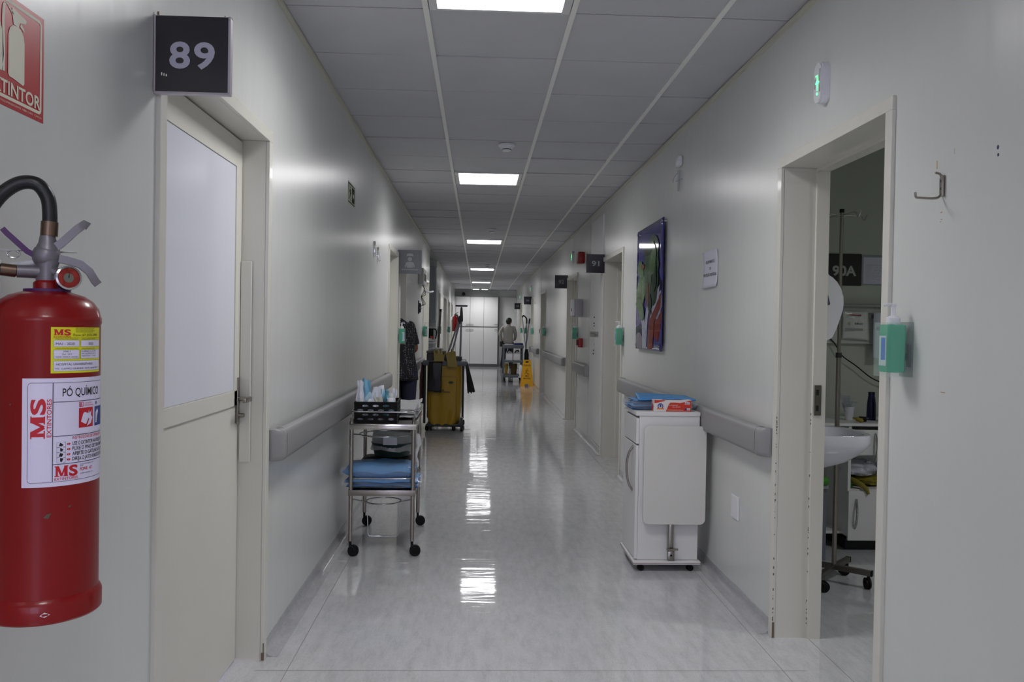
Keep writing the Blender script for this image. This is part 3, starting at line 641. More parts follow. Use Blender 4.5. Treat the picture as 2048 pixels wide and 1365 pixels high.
# number signs that stick out from the wall
def number_sign(x0, x1, y, z0, z1, txt, label, num=True, mt=SIGNBLK, wall=None):
    t = thing('room_sign', label, 'sign', ((x0 if wall == 'L' else x1), y, z0), 0, 'room signs over the doors')
    b = MB(); b.box(x0+.002, x1-.002, y+.0008, y+.018, z0+.002, z1-.002); b.build('sign_panel', mt, t)
    b = MB(); b.box(x0, x1, y, y+.019, z0, z0+.006, .0015); b.box(x0, x1, y+.004, y+.019, z1-.003, z1); b.box(x1-.006, x1, y, y+.019, z0+.006, z1); b.box(x0, x0+.004, y, y+.019, z0+.006, z1); b.build('rim', ALU if mt is SIGNBLK and y < 4 else mt, t)
    p = Print(onwall('F', (x0+x1)/2, y, (z0+z1)/2)); s_ = x1-x0
    if num and y < 4:
        for ch_, u_ in zip(txt, (-.0585, .0050)): p.text(ch_, u_, -.034, .068, 0, 2, width=.0535, bold=.024)
    elif num: p.text(txt, .0, -.036 if y < 4 else -.028, .070 if y < 4 else .056, 0, 2, width=.118 if y < 4 else .084, bold=.028 if y < 4 else .02, align='c')
    else:
        k = s_/.25; q = lambda pts: p.poly([(a*k, c*k) for a, c in pts], 0, 1)
        p.disc(0, .028*k, .022*k, .022*k, 0, 1); q([(-.035, .058), (-.025, .062), (.025, .062), (.035, .058), (.033, .078), (.02, .088), (-.02, .088), (-.033, .078)])
        q([(-.022, .0), (.022, .0), (.042, -.012), (.052, -.05), (.042, -.062), (.036, -.04), (.03, -.03), (.03, -.062), (-.03, -.062), (-.03, -.03), (-.036, -.04), (-.042, -.062), (-.052, -.05), (-.042, -.012)])
        p.rect(-.085*k, -.088*k, .085*k, -.075*k, 0, 1)
    p.build('lettering', [SIGNTXT if mt is SIGNBLK and y < 4 else SIGNTXT2], t)
    return t
t = number_sign(L+.002, L+.199, 2.222, 1.962, 2.166, '89', 'black square sign 89 sticking out over the left door', wall='L')
for k in range(3): b = MB(); b.box(L+.022+.006*k, L+.0245+.006*k, 2.2205, 2.222, 2.008-.001*k, 2.016-.002*k); b.build('scratch', CHROME, t)
b = MB(); b.rod((L+.008, 2.235, 2.16), (L+.008, 2.235, 2.178), .003); b.build('screw', BRASS, t)
b = MB(); b.rod((L+.18, 2.235, 2.16), (L+.18, 2.235, 2.172), .0025); b.build('screw', CHROME, t)
number_sign(R-.197, R, 8.93, 1.978, 2.178, '91', 'black square sign 91 sticking out from the right wall', wall='R')
number_sign(R-.197, R, 12.62, 1.985, 2.185, '92', 'black square sign 92 sticking out from the right wall', wall='R')
number_sign(R-.197, R, 21.22, 1.985, 2.185, '94', 'black square sign 94 sticking out far down the right wall', wall='R')
number_sign(R-.197, R, 26.72, 1.985, 2.185, '95', 'smallest black square sign at the far end of the right wall', wall='R')
number_sign(L, L+.25, 8.86, 1.925, 2.175, '', 'grey square sign with a nurse pictogram on the left wall', num=False, mt=SIGNGREY, wall='L')
p = Print(onwall('F', L+.125, 8.86, 2.05)); p.text('ENFERMAGEM', 0, -.086, .009, 0, 3, width=.14, align='c'); 
o = p.build('small_lettering', [mat('sign_ink_grey', (70, 72, 76), .5)], [x for x in bpy.data.objects if x.get('label', '').startswith('grey square sign')][0])

# exit pictogram plate on the left wall
t = thing('exit_sign', 'small dark green framed escape pictogram flat on the left wall', 'sign', (L, 5.60, 2.235))
b = MB(); b.box(L, L+.003, 5.46, 5.74, 2.165, 2.305); b.build('sign_panel', mat('sign_pale', (196, 200, 186), .8, spec=.1), t)
p = Print(onwall('L', L+.003, 5.46, 2.165)); rring(p, .006, .006, .274, .134, .006, .008, 0, 1)
p.rect(.15, .02, .262, .12, 0, 1); p.poly([(.17, .07), (.2, .1), (.2, .082), (.245, .082), (.245, .058), (.2, .058), (.2, .04)], 1, 2)
p.disc(.085, .108, .011, .009, 0, 1); p.poly([(.07, .095), (.095, .098), (.105, .08), (.12, .075), (.12, .068), (.098, .07), (.093, .062), (.1, .04), (.09, .018), (.08, .02), (.086, .042), (.075, .055), (.055, .03), (.035, .028), (.035, .036), (.05, .04), (.068, .07), (.06, .082), (.05, .07), (.042, .075), (.055, .092)], 0, 1)
p.build('pictogram', [mat('sign_green', (46, 58, 40), .8, spec=.1), MATS['sign_pale']], t)
# two bright coat hooks
def strip_hook(y, z, label):
    t = thing('wall_hook', label, 'hook', (L, y, z), 0, 'narrow metal hooks on the left wall')
    b = MB(); b.box(L, L+.012, y-.012, y+.012, z-.05, z+.07, .002); b.box(L+.012, L+.03, y-.012, y+.012, z-.05, z-.042, .001); b.build('hook_body', CHROME, t, smooth=40)
strip_hook(6.84, 1.985, 'nearer of two narrow chrome hooks on the left wall'); strip_hook(7.08, 1.96, 'farther of two narrow chrome hooks on the left wall')

# handrails / bumpers
def handrail(side, ya, yb, label, z=.87, near_cap=True, far_cap=True):
    s = -1 if side == 'L' else 1; xw = L if side == 'L' else R; P = lambda d: xw-s*d
    t = thing('handrail', label, 'handrail', (xw, (ya+yb)/2, z), 0, 'grey plastic handrails along the walls')
    prof = [(.024, -.062), (.056, -.066), (.067, -.060), (.071, -.045), (.071, .042), (.066, .058), (.052, .066), (.031, .064), (.024, .055)]
    capl = .06; a, c = ya+(capl if near_cap else 0), yb-(capl*.7 if far_cap else 0)
    b = MB(); b.prism(prof, a, c, lambda u, v, w_: Vector((P(u), w_, z+v))); b.build('rail', RAIL, t, smooth=50)
    n = max(2, int((c-a)/1.1))
    for i in range(n): yy = a+.15+(c-a-.3)*i/(n-1); b = MB(); b.box(P(0), P(.04), yy-.03, yy+.03, z-.05, z+.045); b.build('bracket', RAILDK, t)
    def cap(y0, d):
        b = MB(); rings = []
        L_ = capl if d > 0 else capl*.7
        for k in range(8):
            tt = k/7; yy = y0-d*.002 if k == 0 else y0-d*(L_*tt)
            rr_ = .0 if tt < .35 else (tt-.35)/.65*.93; shr = 1-(1-math.sqrt(max(0, 1-rr_*rr_)))*1.0
            rings.append([Vector((P(max(.0, .003+(u-.003)*(shr if u > .025 else 1))), yy, z+v)) for u, v in [(.0, -.060)]+prof[1:-1]+[(.0, .062)]])
        b.loft(rings); b.build('end_cap', RAIL, t, smooth=60)
        b = MB(); b.prism([(.026, -.0665), (.057, -.0668), (.0716, -.045), (.0716, .042), (.052, .0668), (.026, .065)], y0-.0012, y0+.0012, lambda u, v, w_: Vector((P(u), w_, z+v))); b.build('seam', RAILDK, t)
    if near_cap: cap(a, 1)
    if far_cap: cap(c, -1)
    return t
handrail('L', 3.445, 7.80, 'long grey handrail on the left wall behind the steel trolley', z=.868)
t = handrail('L', 9.95, 12.5, 'short grey handrail on the left wall behind the yellow cart', z=.845)
handrail('R', 3.714, 7.58, 'grey handrail on the right wall behind the white cabinet', z=.868)
handrail('R', 9.98, 11.25, 'short grey handrail below the red call point on the right wall', z=.868)
handrail('R', 12.72, 16.55, 'grey handrail on the right wall past the 92 doorway', z=.868)
handrail('R', 18.3, 20.25, 'farthest grey handrail on the right wall behind the wet floor sign', z=.868)
# ---------------------------------------------------------------- green gel bottles in clear wall holders
def make_gel(label):
    """local: +x out of the wall, y along it; u facing"""
    t = thing('gel_dispenser', label, 'hand gel dispenser', (0, 0, 0), 0, 'green hand gel dispensers', local=True)
    b = MB(); rings = []
    for z, k in ((-.078, .92), (-.070, 1), (.060, 1), (.070, .96), (.074, .6)):
        rings.append([Vector((.045+x*k, y*k, z)) for x, y in [(-.030, -.024), (-.022, -.032), (.022, -.032), (.030, -.024), (.030, .024), (.022, .032), (-.022, .032), (-.030, .024)]])
    b.loft(rings); b.build('bottle', GEL, t, smooth=40)
    b = MB(); b.lathe([(.021, .072), (.021, .092), (.013, .098), (.007, .100), (.007, .128), (.010, .129), (.010, .136), (0, .137)], (.045, 0, 0), seg=16); b.tube([(.045, 0, .133), (.062, 0, .134), (.078, 0, .130)], .0042, smooth=3); b.build('pump', WHITEP, t, smooth=40)
    b = MB(); b.box(.076, .0765, -.022, .022, -.058, .036); b.box(.052, .072, -.0328, -.0323, -.058, .036)
    b.m(1); b.box(.0765, .077, -.010, .016, -.040, .030); b.box(.053, .058, -.0331, -.0328, -.045, .025); b.build('bottle_label', [mat('pale_label', (190, 214, 214), .4), mat('label_blue', (60, 120, 200), .4)], t)
    b = MB(); x1 = .084
    b.box(.0, .003, -.042, .042, -.09, .08); b.box(x1-.002, x1, -.042, .042, -.09, .078); b.box(.0, x1, -.042, -.040, -.09, .078); b.box(.0, x1, .040, .042, -.09, .078); b.box(.0, x1, -.042, .042, -.092, -.09)
    b.build('clear_holder', ACRYL, t)
    b = MB(); b.rod((.002, .0, -.03), (.012, .0, -.03), .012); b.box(.003, .010, .018, .034, -.06, .01); b.build('fixing', DKSTEEL, t)
    return t
gel = make_gel('green hand gel bottle in a clear holder beside the 90A doorway, the nearest'); gel.location = (R, 2.57, 1.325); gel.rotation_euler = (0, 0, PI)
for side, y, z, lab in (('R', 7.68, 1.31, 'green hand gel bottle beside the 91 doorway'), ('R', 11.24, 1.315, 'green hand gel bottle on the right wall under the grey panel box'),
        ('R', 16.55, 1.315, 'green hand gel bottle on the right wall beyond the 92 doorway'), ('R', 20.2, 1.315, 'green hand gel bottle on the right wall above the wet floor sign'),
        ('R', 22.9, 1.315, 'green hand gel bottle on the right wall near the cleaning cart tools'), ('R', 25.2, 1.315, 'farthest green hand gel bottle on the right wall beside the man'),
        ('L', 8.93, 1.27, 'green hand gel bottle on the left wall before the person in dotted tunic'), ('L', 12.82, 1.30, 'green hand gel bottle on the left wall below the cable box'),
        ('L', 17.62, 1.31, 'green hand gel bottle on the left wall behind the mop handle'), ('L', 23.3, 1.31, 'farthest green hand gel bottle, next to the small extinguisher')):
    dup(gel, (L if side == 'L' else R, y, z), 0 if side == 'L' else PI, lab)
at((0, 0, 0))
# ---------------------------------------------------------------- left wall, farther on
t = thing('cable_box', 'pale grey box with dangling black cables on the left wall', 'electrical box', (L, 12.2, 2.09))
b = MB(); b.box(L, L+.075, 11.85, 12.55, 1.97, 2.20, .006); b.build('box_body', mat('box_grey', (196, 196, 194), .4), t)
b = MB(); b.box(L+.075, L+.079, 12.0, 12.16, 2.03, 2.13); b.box(L+.075, L+.079, 12.25, 12.42, 2.03, 2.13); b.build('socket', BLACK, t)
b = MB()
for k in range(3): b.tube([(L+.05, 12.0+.1*k, 1.97), (L+.08, 12.05+.1*k, 1.90-.03*k), (L+.03, 12.05+.1*k, 1.80), (L+.05+.02*k, 12.1, 1.70), (L+.025, 12.05, 1.66+.004*k)], .004, smooth=6)
b.build('cable', BLACK, t, smooth=40)
b = MB(); b.tube([(L+.05, 12.4, 1.90), (L+.12, 12.5, 1.885), (L+.17, 12.6, 1.90)], .014, smooth=4); b.build('plug_bundle', WHITEP, t, smooth=40)
t = thing('socket_rail', 'black wall socket rail under the cable box on the left wall', 'socket', (L, 12.1, 1.64))
b = MB(); b.box(L, L+.012, 11.9, 11.95, 1.55, 1.74); b.box(L, L+.012, 12.1, 12.14, 1.57, 1.71); b.box(L, L+.012, 12.3, 12.34, 1.58, 1.71); b.box(L, L+.02, 11.9, 12.36, 1.63, 1.645); b.build('rail_body', BLACK, t)
# niche furniture
GREYC = mat('cabinet_grey', (138, 142, 146), .45)
t = thing('wall_cabinet', 'grey upper cabinet hanging in the niche of the left wall', 'cabinet', (L-.25, 16.9, 1.50))
b = MB(); b.box(L-.59, L-.005, 16.45, 16.98, 1.50, 2.56, .004); b.build('cabinet_body', GREYC, t); b = MB(); b.box(L-.005, L+.012, 16.46, 16.97, 1.51, 2.55, .002); b.build('cabinet_door', GREYC, t)
t = thing('base_cabinet', 'grey base cabinet in the niche of the left wall under the monitor', 'cabinet', (L-.3, 16.4, 0))
b = MB(); b.box(L-.59, L+.0, 15.9, 16.98, 0, 1.05, .003); b.build('cabinet_body', GREYC, t); b = MB(); b.box(L-.595, L+.015, 15.88, 16.98, 1.05, 1.085, .003); b.build('countertop', mat('counter_pale', (180, 182, 184), .3), t)
t = thing('bedside_monitor', 'dark screened monitor with an orange panel standing in the left wall niche', 'monitor', (L-.16, 16.5, 1.085))
b = MB(); b.box(L-.40, L+.012, 16.3, 16.6, 1.088, 1.375, .015); b.build('housing', mat('monitor_shell', (176, 178, 176), .4), t)
b = MB(); b.box(L-.37, L-.012, 16.296, 16.302, 1.13, 1.34); b.m(1); b.box(L-.07, L-.02, 16.292, 16.298, 1.14, 1.19); b.build('screen', [BLACK, mat('orange', (190, 80, 40), .5)], t)
b = MB(); b.tube([(L+.0, 16.3, 1.33), (L+.03, 16.27, 1.32), (L+.05, 16.26, 1.25), (L+.03, 16.28, 1.14)], .012, smooth=5); b.build('cable', BLACK, t, smooth=40)
t = thing('white_bundle', 'small white cloth bundle on the grey counter of the left niche', 'cloth', (L-.1, 16.1, 1.085)); b = MB(); b.ball((L-.12, 16.1, 1.11), .12, .1, .04, nz=.5, flat=-.02); b.build('bundle', CLOTHW, t, smooth=60)
# far little extinguisher on the left wall
t = thing('fire_extinguisher', 'small distant red extinguisher with black hose on the far left wall', 'fire extinguisher', (L+.14, 25.6, 1.25))
b = MB(); b.lathe([(0, 0), (.075, .002), (.08, .01), (.08, .40), (.07, .44), (.03, .47), (.02, .49)], (L+.14, 25.6, 1.25), seg=24); b.build('cylinder', RED, t, smooth=40)
b = MB(); b.rod((L+.14, 25.6, 1.73), (L+.14, 25.6, 1.78), .02); b.tube([(L+.14, 25.6, 1.78), (L+.24, 25.6, 1.83)], .01); b.tube([(L+.13, 25.6, 1.77), (L+.23, 25.6, 1.76)], .01); b.build('valve', DKSTEEL, t)
b = MB(); b.tube([(L+.16, 25.58, 1.75), (L+.22, 25.5, 1.72), (L+.25, 25.48, 1.5), (L+.235, 25.5, 1.28), (L+.20, 25.5, 1.22)], .022, smooth=6); b.build('hose', BLACK, t, smooth=50)
b = MB(); b.box(L, L+.06, 25.55, 25.65, 1.6, 1.7); b.build('wall_bracket', WHITEP, t)
# ---------------------------------------------------------------- right wall
t = thing('framed_picture', 'tall acrylic picture of green leaves and roots on blue, right wall', 'picture', (R, 6.46, 1.70))
def pic(u, v, w): # u 0..1 from the viewer's left (far) to right (near); the sheet bows off the wall a little
    y = 6.955-u*.985; z = 1.215+v*.972; x = R-.022-.0015*math.sin(PI*v)*(1-.3*u)-w; return Vector((x, y, z))
b = MB(); b.grid(12, 16, lambda a, c: pic(a, c, 0)); bl = mat('picture_blue', (54, 54, 128), .06, var=.25, vscale=4); b.build('acrylic_sheet', bl, t, smooth=60, solid=.004)
p = Print(pic, .0006); PM = [mat('pic_green', (62, 90, 56), .06, var=.35, vscale=14), mat('pic_leaf', (104, 132, 92), .06, var=.3, vscale=18), mat('pic_dark', (34, 58, 36), .06, var=.4, vscale=20), mat('pic_pale', (176, 180, 200), .06, var=.2, vscale=14),
    mat('pic_red', (132, 52, 42), .06, var=.3, vscale=12), mat('pic_violet', (104, 96, 150), .06, var=.3, vscale=10), mat('pic_navy', (28, 26, 62), .06), mat('pic_grey', (132, 124, 140), .06, var=.2, vscale=10)]
def leaf(cu, cv, ru, rv, col, lay, sd, ang=0., wob=.22):
    pts = []
    for i in range(26):
        a = 2*PI*i/26; k = 1+wob*noise.noise(Vector((math.cos(a)*2.3, math.sin(a)*2.3, sd*5.1))); x, y = ru*k*math.cos(a), rv*k*math.sin(a)
        pts.append((min(.995, max(.005, cu+x*math.cos(ang)-y*math.sin(ang))), min(.995, max(.005, cv+x*math.sin(ang)+y*math.cos(ang)))))
    p.poly(pts, col, lay)
leaf(.18, .30, .17, .26, 5, 5, 1); leaf(.15, .07, .15, .07, 7, 6, 2); leaf(.86, .36, .14, .11, 3, 6, 3, .2); leaf(.9, .5, .1, .05, 6, 7, 4); leaf(.82, .25, .18, .16, 4, 5, 5); leaf(.2, .15, .2, .05, 6, 5, 16)
p.poly([(.30, .01), (.46, .01), (.50, .25), (.62, .46), (.55, .48), (.42, .30), (.36, .14)], 3, 9); p.poly([(.12, .34), (.30, .36), (.42, .16), (.40, .02), (.30, .02), (.27, .2)], 3, 8)
p.poly([(.50, .01), (.70, .01), (.74, .22), (.62, .34), (.54, .22)], 4, 10); p.poly([(.66, .18), (.96, .33), (.97, .44), (.72, .36), (.6, .26)], 4, 9); p.poly([(.60, .25), (.9, .4), (.92, .5), (.7, .42)], 3, 10)
leaf(.60, .68, .29, .21, 0, 12, 6, .1); leaf(.64, .50, .23, .18, 2, 13, 7, .15); leaf(.50, .60, .13, .22, 0, 15, 8); leaf(.22, .48, .19, .13, 1, 14, 9, .3); leaf(.20, .66, .13, .07, 1, 16, 10, -.3); leaf(.16, .38, .13, .05, 1, 16, 11); leaf(.26, .31, .11, .07, 1, 17, 12, -.2)
leaf(.68, .72, .12, .13, 1, 19, 13, .2, .3); leaf(.74, .58, .08, .12, 2, 18, 14, .1); leaf(.5, .80, .16, .04, 2, 20, 15); leaf(.52, .44, .035, .10, 4, 19, 17, -.1); leaf(.3, .68, .06, .02, 4, 20, 18); leaf(.60, .36, .05, .08, 2, 18, 19)
p.build('picture_paint', PM, t)
b = MB()
for u, v in ((.04, .975), (.96, .975), (.04, .03), (.93, .035)):
    q = pic(u, v, 0); b.rod((R, q.y, q.z), (q.x-.012, q.y, q.z), .012)
b.build('standoff', CHROME, t, smooth=40)
t = thing('paper_notice', 'white paper notice in capital letters taped to the right wall', 'notice', (R, 4.81, 1.73))
nf = lambda u, v, w: Vector((R-.003-w-.010*max(0, abs(v-.108)/.108)**4-.006*max(0, 1-u/.06)**2*0, 4.955-u, 1.622+v))
b = MB(); b.grid(10, 10, lambda a, c: nf(a*.295, c*.214, .0)); b.build('sheet', PAPER, t, smooth=60, solid=.0006)
p = Print(nf, .001); p.text('EQUIPAMENTO', .147, .142, .017, 0, 2, width=.175, align='c', bold=.01); p.text('DE', .147, .104, .015, 0, 2, width=.03, align='c', bold=.01); p.text('PROTEÇÃO INDIVIDUAL', .147, .066, .018, 0, 2, width=.27, align='c', bold=.01)
p.build('lettering', [mat('toner', (44, 44, 50), .6)], t)
# emergency / call light pills with green lamps
def call_light(y, z, label, near=False):
    t = thing('call_light', label, 'call light', (R, y, z), 0, 'green lit call lights on the right wall')
    pts = [(.036*math.cos(a)*(1 if near else 1), (.045 if math.sin(a) >= 0 else -.045)+.036*math.sin(a)) for a in [2*PI*i/24 for i in range(24)]]
    b = MB(); b.prism(pts, 0, .028, lambda u, v, w_: Vector((R-w_, y-u, z+v))); b.prism([(u*.93, v*.96) for u, v in pts], .028, .036, lambda u, v, w_: Vector((R-w_, y-u, z+v))); b.build('housing', WHITEP, t, smooth=40)
    b = MB()
    for dy, dz, s_ in ((0, .0, .008), (.0, -.043, .005), (.012, .028, .003)): b.ball((R-.037, y+dy, z+dz), s_*.5, s_, s_, seg=10, rings=6)
    b.box(R-.0375, R-.036, y-.018, y+.018, z-.0015, z+.0015); b.box(R-.0375, R-.036, y-.002, y+.002, z-.03, z+.03)
    b.build('green_lamp', green_lamp, t)
    b = MB(); b.box(R-.0368, R-.036, y-.026, y-.022, z-.04, z+.05); b.box(R-.0368, R-.036, y+.02, y+.023, z-.02, z+.02); b.build('slot', DKSTEEL, t)
green_lamp = bpy.data.materials.new('green_lamp'); green_lamp.use_nodes = True; g_ = green_lamp.node_tree.nodes['Principled BSDF']; g_.inputs['Base Color'].default_value = (.05, .5, .12, 1); g_.inputs['Emission Color'].default_value = (.08, 1, .25, 1); g_.inputs['Emission Strength'].default_value = 3
call_light(3.23, 2.345, 'white oval call light glowing green above the 90A doorway', True)
call_light(11.85, 2.40, 'green lit call light on the right wall above the 92 doorway'); call_light(21.3, 2.39, 'distant green lit call light above the 94 doorway'); call_light(26.6, 2.38, 'farthest green lit call light on the right wall')
# bare hook near the camera
t = thing('coat_hook', 'bent steel hook with two screw holes alone on the near right wall', 'hook', (R, 2.385, 1.80))
hf = lambda u, v, w_: Vector((R-w_, 2.388-u, 1.803+v))
b = MB(); pts = [(.011*math.cos(a), (.016 if math.sin(a) >= 0 else -.020)+.010*math.sin(a)) for a in [2*PI*i/20 for i in range(20)]]; b.prism(pts, 0, .003, hf); b.tube([hf(0, -.026, .003), hf(0, -.036, .012), hf(0, -.039, .03), hf(0, -.038, .068), hf(0, -.036, .078), hf(0, -.022, .080)], .0035, smooth=5); b.tube([hf(0, .022, .002), hf(0, .032, .008), hf(0, .036, .022)], .0035, smooth=4); b.box(R-.010, R, 2.3735, 2.3775, 1.768, 1.83, .001)
b.build('hook_body', STEEL, t, smooth=45)
b = MB(); [b.rod(hf(0, v, .0025), hf(0, v, .0042), .004) for v in (.012, -.010)]; b.build('screw_hole', DARKGAP, t)
# wear on the near right wall
t = thing('wall_marks', 'faint red and yellow scuff marks around the steel hook', 'marks', (R, 2.4, 1.7)); b = MB(); wf = lambda y, z, dy, dz: b.box(R-.0006, R, y-dy, y+dy, z-dz, z+dz)
b.m(0); wf(2.39, 1.724, .004, .0012); wf(2.388, 1.703, .003, .001); wf(2.393, 1.697, .003, .0008); wf(2.36, 1.20, .012, .001); b.m(1); wf(2.42, 1.868, .003, .012); wf(2.33, 1.89, .0015, .008); b.m(2); b.ball((R, 2.130, 1.858), .0015, .0045, .006); b.ball((R, 2.128, 1.838), .0015, .004, .0045)
b.build('marks', [mat('mark_red', (176, 120, 110), .7), mat('mark_yellow', (188, 176, 140), .7), mat('mark_navy', (34, 22, 70), .5)], t)
# sprig of cable and small plastic cover high on the right wall
t = thing('sensor_cover', 'small white plastic cover with a hanging clear tube high on the right wall', 'fitting', (R, 5.58, 2.46))
b = MB(); b.box(R-.03, R, 5.53, 5.63, 2.47, 2.54, .012); b.build('cover', WHITEP, t, smooth=40)
b = MB(); b.tube([(R-.012, 5.60, 2.44), (R-.03, 5.66, 2.41), (R-.02, 5.72, 2.39)], .0025, smooth=4); b.tube([(R-.01, 5.66, 2.385), (R-.03, 5.58, 2.375), (R-.01, 5.50, 2.375)], .0025, smooth=4); b.tube([(R-.012, 5.59, 2.45), (R-.014, 5.585, 2.31)], .008); b.build('hanging_tube', mat('tube_clear', (190, 200, 204), .2, alpha=.6), t, smooth=40)
t = thing('socket_plate', 'white blank wall plate low on the right wall near the cabinet', 'wall plate', (R, 4.25, .46))
b = MB(); b.box(R-.008, R, 4.19, 4.31, .40, .52, .004); b.build('plate', WHITEP, t); b = MB(); b.box(R-.0095, R-.008, 4.205, 4.235, .41, .51, .001); b.build('insert', WHITEP, t)
# stretch of wall between doors 91 and 92
t = thing('fire_alarm_sounder', 'dark red fire alarm sounder partly behind the 91 sign', 'alarm', (R, 10.7, 2.29)); b = MB(); b.box(R-.09, R, 10.62, 10.80, 2.215, 2.36, .015); b.build('housing', REDP, t, smooth=40); b = MB(); b.rod((R-.092, 10.71, 2.29), (R-.089, 10.71, 2.29), .05); b.build('grille', mat('red_dark', (90, 12, 16), .5), t)
t = thing('fire_call_point', 'red fire call point box on the right wall below the gel bottle', 'call point', (R, 10.75, 1.20)); b = MB(); b.box(R-.055, R, 10.69, 10.81, 1.135, 1.255, .008); b.build('housing', REDP, t, smooth=40); b = MB(); b.box(R-.075, R-.055, 10.71, 10.79, 1.16, 1.235, .004); b.build('front_plate', MATS['red_dark'], t)
t = thing('towel_box', 'grey sided wall box between the 91 and 92 doorways', 'dispenser', (R, 11.0, 1.63)); b = MB(); b.box(R-.10, R, 10.75, 11.0, 1.53, 1.76, .01); b.build('box_body', mat('box_lilac', (172, 168, 174), .4), t, smooth=40); b = MB(); b.box(R-.135, R-.10, 10.76, 10.99, 1.545, 1.755, .01); b.build('front_cover', WHITEP, t, smooth=40)
b = MB(); b.box(R-.138, R-.134, 10.80, 10.84, 1.60, 1.64); b.build('lock', BLACK, t)
t = thing('door_closer_box', 'grey lock box on the jamb above the wet floor sign', 'lock', (R, 20.37, .87)); b = MB(); b.box(R-.1, R, 20.3, 20.45, .80, .94, .01); b.build('box_body', RAIL, t)
t = thing('light_switch', 'small square switch plate on the right wall near the far doors', 'switch', (R, 18.25, 1.31)); b = MB(); b.box(R-.01, R, 18.15, 18.32, 1.27, 1.37, .003); b.build('plate', mat('plate_mid', (150, 150, 150), .5), t); b = MB(); b.box(R-.013, R-.01, 18.19, 18.28, 1.29, 1.35); b.build('rocker', DKSTEEL, t)
at((0, 0, 0))
# ---------------------------------------------------------------- helpers for soft things
def nz3(x, y, z, s=0): return noise.noise(Vector((x+s*3.17, y+s*1.3, z+s*2.1)))
def packet(c, w_, h_, d_, seed, lean=(0, 0), crumple=.012, rotz=0.):
    """an upright crumpled packet or folded sheet: rounded pillow"""
    b = MB(); nu, nv = 10, 12
    def f(sg):
        def g(u, v):
            x = (u-.5)*w_*(1-.25*(v-.5)*(1 if seed % 2 else -1)); z = v*h_; e = math.sin(PI*u)**.5*math.sin(PI*min(1, v*1.02))**.5 if 0 < u < 1 and 0 < v < 1 else 0
            y = sg*d_*.5*e+crumple*nz3(u*3, v*3, 0, seed)*2; zz = z+.02*nz3(u*4, 1, 0, seed)*v
            xx = x+lean[0]*v+crumple*nz3(u*2, v*4, 5, seed); yy = y+lean[1]*v
            return Vector((c[0]+xx*math.cos(rotz)-yy*math.sin(rotz), c[1]+xx*math.sin(rotz)+yy*math.cos(rotz), c[2]+zz))
        return g
    b.grid(nu, nv, f(1)); b.grid(nu, nv, f(-1)); return b
def folded(x0, x1, y0, y1, z0, z1, layers, seed, bulge=.006, sag=0.):
    """a stack of folded cloth: each layer a rounded slab with its own wobble"""
    b = MB(); hz = (z1-z0)/layers
    for k in range(layers):
        rg = random.Random(seed*31+k); dx0, dx1, dy0 = rg.uniform(-.012, .012), rg.uniform(-.015, .015), rg.uniform(-.01, .012); nu, nv = 22, 10; za, zb = z0+hz*k, z0+hz*(k+1)*1.02
        def top(u, v, sg):
            x = x0+dx0+(x1+dx1-x0-dx0)*u; y = y0+dy0+(y1-y0-dy0)*v; e = (max(0, 1-abs(2*u-1)**8)*max(0, 1-abs(2*v-1)**8))**.5
            zc = (za+zb)/2; return Vector((x, y, zc+sg*e*hz*.52+bulge*nz3(u*4, v*3, sg, seed+k)-sag*abs(2*u-1)**3))
        b.grid(nu, nv, lambda u, v: top(u, v, 1)); b.grid(nu, nv, lambda u, v: top(u, v, -1))
    return b
def caster(name, x, y, r, t, ang=0., stem=.03, fork=True, hood=False):
    """swivel caster under local (x, y), as a part with a wheel sub-part"""
    b = MB(); zt = 2*r+stem; b.rod((x, y, r*1.6), (x, y, zt), .008); ox, oy = x+r*.55*math.cos(ang), y+r*.55*math.sin(ang); nx, ny = -math.sin(ang), math.cos(ang)
    for s_ in (-1, 1): b.tube([(x+nx*s_*.006, y+ny*s_*.006, 2*r*.93), (ox+nx*s_*.014, oy+ny*s_*.014, r*1.5), (ox+nx*s_*.014, oy+ny*s_*.014, r)], .005, seg=6)
    if hood: b.ball((ox, oy, r*1.12), r*.9, r*.9, r*1.02, seg=14, rings=8)
    o = b.build(name, BLACK, t, smooth=40)
    b = MB()
    for s_ in (-1, 1): b.rod((ox+nx*s_*.003, oy+ny*s_*.003, r), (ox+nx*s_*.013, oy+ny*s_*.013, r), r, seg=20) 
    b.rod((ox-nx*.016, oy-ny*.016, r), (ox+nx*.016, oy+ny*.016, r), r*.3)
    b.build('wheel', BLACKR, o, smooth=40); return o

